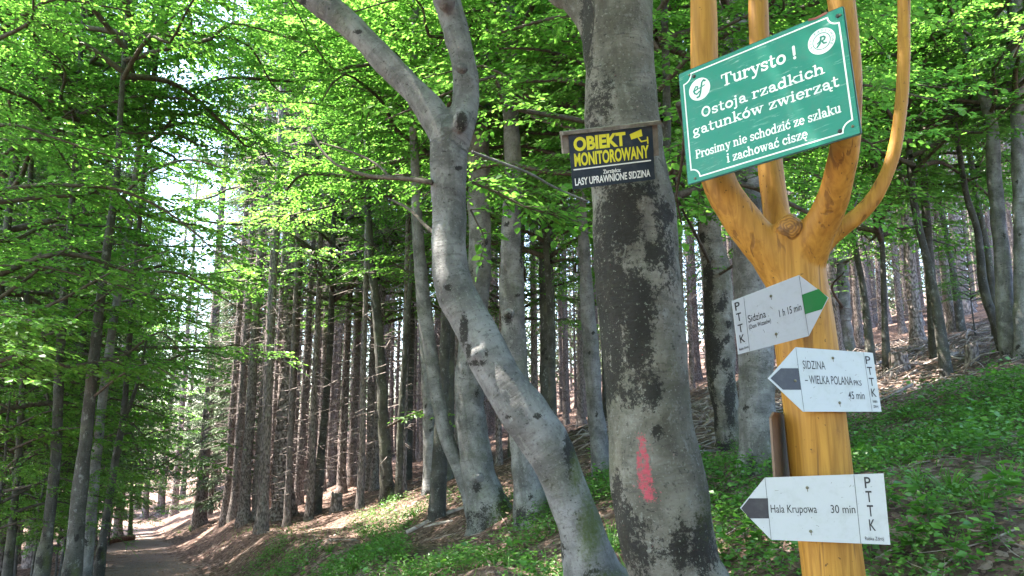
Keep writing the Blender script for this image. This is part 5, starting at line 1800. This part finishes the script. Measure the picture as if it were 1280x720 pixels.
# stumps
def stump(px, py, wpx, hpx, lab, mat, seed):
    p = hit(px, py); t = (p - EYE) @ FWD
    r = wpx / FPX * t / 2; h = hpx / FPX * t
    rs = random.Random(seed)
    mb = MB(); seg = 18; rows = 7
    V = []
    for i in range(rows):
        s = i / (rows - 1)
        for j in range(seg):
            a = PI2 * j / seg
            fl = 1 + 0.75 * (1 - s) ** 3 * (0.6 + 0.5 * math.sin(3 * a + seed)) + 0.12 * noise.noise(Vector((math.cos(a) * 1.5, math.sin(a) * 1.5, s * 2 + seed)))
            top = h * (1 + 0.28 * noise.noise(Vector((math.cos(a) * 2, math.sin(a) * 2, seed * 3.1)))) if i == rows - 1 else h
            V.append((r * fl * math.cos(a), r * fl * math.sin(a), -0.12 + (top + 0.12) * s))
    F = [[i * seg + j, i * seg + (j + 1) % seg, (i + 1) * seg + (j + 1) % seg, (i + 1) * seg + j] for i in range(rows - 1) for j in range(seg)]
    V = np.array(V)
    mb.add(V, F, bc=V)
    top = V[-seg:]
    n0 = mb.n
    mb.add(np.r_[top * [0.5, 0.5, 0.93], [[0, 0, h * 0.85]]], [], bc=np.zeros((seg + 1, 3)))
    k = np.arange(seg); k2 = (k + 1) % seg
    mb.f.append(np.c_[n0 - seg + k, n0 - seg + k2, n0 + k2, n0 + k]); mb.f.append(np.c_[n0 + k, n0 + k2, np.full(seg, n0 + seg)])
    o = mb.build('tree_stump', mat); o.location = p
    tag(o, lab, 'stump')


stump(1216, 452, 15, 22, 'broken dark stump on the right slope near the edge beeches', SPRUCE, 1)
stump(420, 640, 14, 22, 'small mossy stump among the front spruces', SPRUCE, 2)
stump(1124, 462, 22, 20, 'low rotten stump in the brash behind the middle arrow board', SPRUCE, 3)
stump(1078, 418, 10, 12, 'little stump far up the slope right of the post', SPRUCE, 5)

# grass tufts with long blades
def tuft(px, py, n, ln, lab, seed, w=0.0055):
    p = hit(px, py)
    g = np.random.default_rng(seed)
    mb = MB()
    for k in range(n):
        a = g.uniform(0, PI2); el = g.uniform(0.9, 1.45); L = ln * g.uniform(0.55, 1.1)
        d = np.array([math.cos(a) * math.cos(el), math.sin(a) * math.cos(el), math.sin(el)])
        o = np.array([math.cos(a), math.sin(a), 0]) * g.uniform(0, 0.05)
        s = np.linspace(0, 1, 6)[:, None]
        C = o + d * L * s + (np.array([math.cos(a), math.sin(a), 0]) * 0.42 - np.array([0, 0, 0.42])) * L * s ** 2.2
        sd = np.array([-math.sin(a), math.cos(a), 0]) * w * (1 - 0.9 * s ** 1.5)
        V = np.stack([C - sd, C + sd], 1).reshape(-1, 3)
        F = [[2 * i, 2 * i + 1, 2 * i + 3, 2 * i + 2] for i in range(5)]
        mb.add(V, F, tint=np.full(12, g.uniform(0, 1)))
    o = mb.build('grass_tuft', GRASS); o.location = p
    tag(o, lab, 'grass tuft', 'long bladed grass tufts')


for k, (px, py, n, ln, lab) in enumerate((
        (1190, 622, 46, 0.34, 'large arching grass tuft in the middle of the right undergrowth'),
        (1150, 612, 22, 0.30, 'grass tuft just left of the large arching one on the right'),
        (1228, 632, 20, 0.28, 'thin grass tuft below the large arching one on the right'),
        (1262, 606, 22, 0.30, 'grass tuft at the right edge under the slope'),
        (1074, 560, 14, 0.22, 'small grass tuft hugging the right side of the post'),
        (455, 668, 34, 0.20, 'bright grass tuft on the bank below the twin young beeches'),
        (412, 690, 30, 0.20, 'grass tuft on the lower bank nearest the path'),
        (518, 646, 26, 0.26, 'grass tuft behind the long pale dead branch'),
        (497, 700, 40, 0.22, 'wide grass tuft at the bottom edge of the bank'),
        (440, 715, 40, 0.22, 'wide grass tuft at the bottom edge beside the path'),
        (765, 690, 34, 0.42, 'long bladed grass tuft wedged between the two big trunks'),
        (785, 720, 16, 0.30, 'grass tuft at the foot of the thick trunk, bottom edge'),
        (238, 664, 40, 0.40, 'sunny grass tuft beside the lone spruce at the path edge'),
        (224, 668, 26, 0.34, 'grass tuft at the far path edge, left of the lone spruce'),
        (118, 660, 30, 0.30, 'grass tuft behind the reddish log'),
        (880, 640, 20, 0.3, 'grass tuft right of the red paint mark'))):
    tuft(px, py, n, ln, lab, 300 + k)


# broad leaved herbs
def herb(px, py, hgt, nl, leaf, lab, seed):
    p = hit(px, py)
    g = np.random.default_rng(seed)
    lv = Leaves(g); sm = MB(); lm = MB()
    root = empty('leafy_herb', p)
    for st in range(g.integers(2, 5)):
        a = g.uniform(0, PI2); lean = g.uniform(0.1, 0.5)
        H = hgt * g.uniform(0.6, 1.1)
        s = np.linspace(0, 1, 5)[:, None]
        C = np.array([0, 0, H]) * s + np.array([math.cos(a), math.sin(a), 0]) * H * lean * s ** 1.6
        tube(sm, C, np.linspace(0.003, 0.0012, 5), seg=4, cap=False)
        for k in range(nl):
            q = g.uniform(0.3, 1.0)
            b = np.array([0, 0, H]) * q + np.array([math.cos(a), math.sin(a), 0]) * H * lean * q ** 1.6
            aa = g.uniform(0, PI2)
            d = np.array([[math.cos(aa), math.sin(aa), g.uniform(-0.2, 0.35)]])
            lv.add(b[None] + d * 0.02, d, np.array([[0, 0, 1.0]]) + g.normal(0, 0.25, (1, 3)), np.array([leaf * g.uniform(0.7, 1.25)]))
    lv.to(lm, wid=0.72)
    sm.build('stem', HERB, root); lm.build('leaves', HERB, root, False)
    tag(root, lab, 'plant', 'broad leaved herbs on the slope')


for k, (px, py, hh, nl, lf_, lab) in enumerate((
        (905, 668, 0.34, 9, 0.075, 'leafy herb left of the lowest arrow board tip'),
        (935, 700, 0.30, 9, 0.075, 'leafy herb under the tip of the lowest arrow board'),
        (975, 712, 0.26, 8, 0.07, 'leafy herb just left of the post at the bottom edge'),
        (893, 620, 0.30, 9, 0.07, 'leafy herb between thick trunk and white mottled beech'),
        (925, 610, 0.26, 8, 0.07, 'leafy herb at the foot of the smooth pale beech column'),
        (880, 590, 0.24, 8, 0.06, 'small leafy herb at the foot of the white mottled beech'),
        (960, 585, 0.24, 8, 0.06, 'leafy herb beside the edge-on brown board'),
        (905, 712, 0.22, 8, 0.06, 'low herb beside the foot of the thick trunk'),
        (1165, 668, 0.28, 10, 0.07, 'leafy herb right of the lowest arrow board end'),
        (1140, 690, 0.22, 9, 0.065, 'leafy herb below the end of the lowest arrow board'),
        (1262, 650, 0.36, 11, 0.08, 'tall leafy herb at the right edge of the slope'),
        (1240, 690, 0.20, 8, 0.055, 'small leafy herb on the litter at lower right'),
        (1205, 716, 0.18, 8, 0.05, 'small herb on the brown litter, bottom edge right of the post'),
        (1220, 580, 0.26, 9, 0.06, 'leafy herb behind the large arching grass tuft'),
        (1110, 640, 0.22, 8, 0.06, 'leafy herb half hidden behind the lowest arrow board'),
        (1232, 500, 0.55, 12, 0.05, 'feathery upright shrub below the broken dark stump'),
        (1090, 708, 0.12, 5, 0.05, 'bright little seedling right beside the post'),
        (640, 690, 0.18, 8, 0.05, 'small leafy herb on the bank left of the leaning trunk'),
        (600, 700, 0.16, 8, 0.05, 'low herb on the litter left of the leaning trunk'),
        (660, 712, 0.14, 8, 0.05, 'low herb near the foot of the leaning trunk, bottom edge'),
        (742, 580, 0.35, 10, 0.06, 'leafy herb in the gap between the two big trunks'))):
    herb(px, py, hh, nl, lf_, lab, 500 + k)
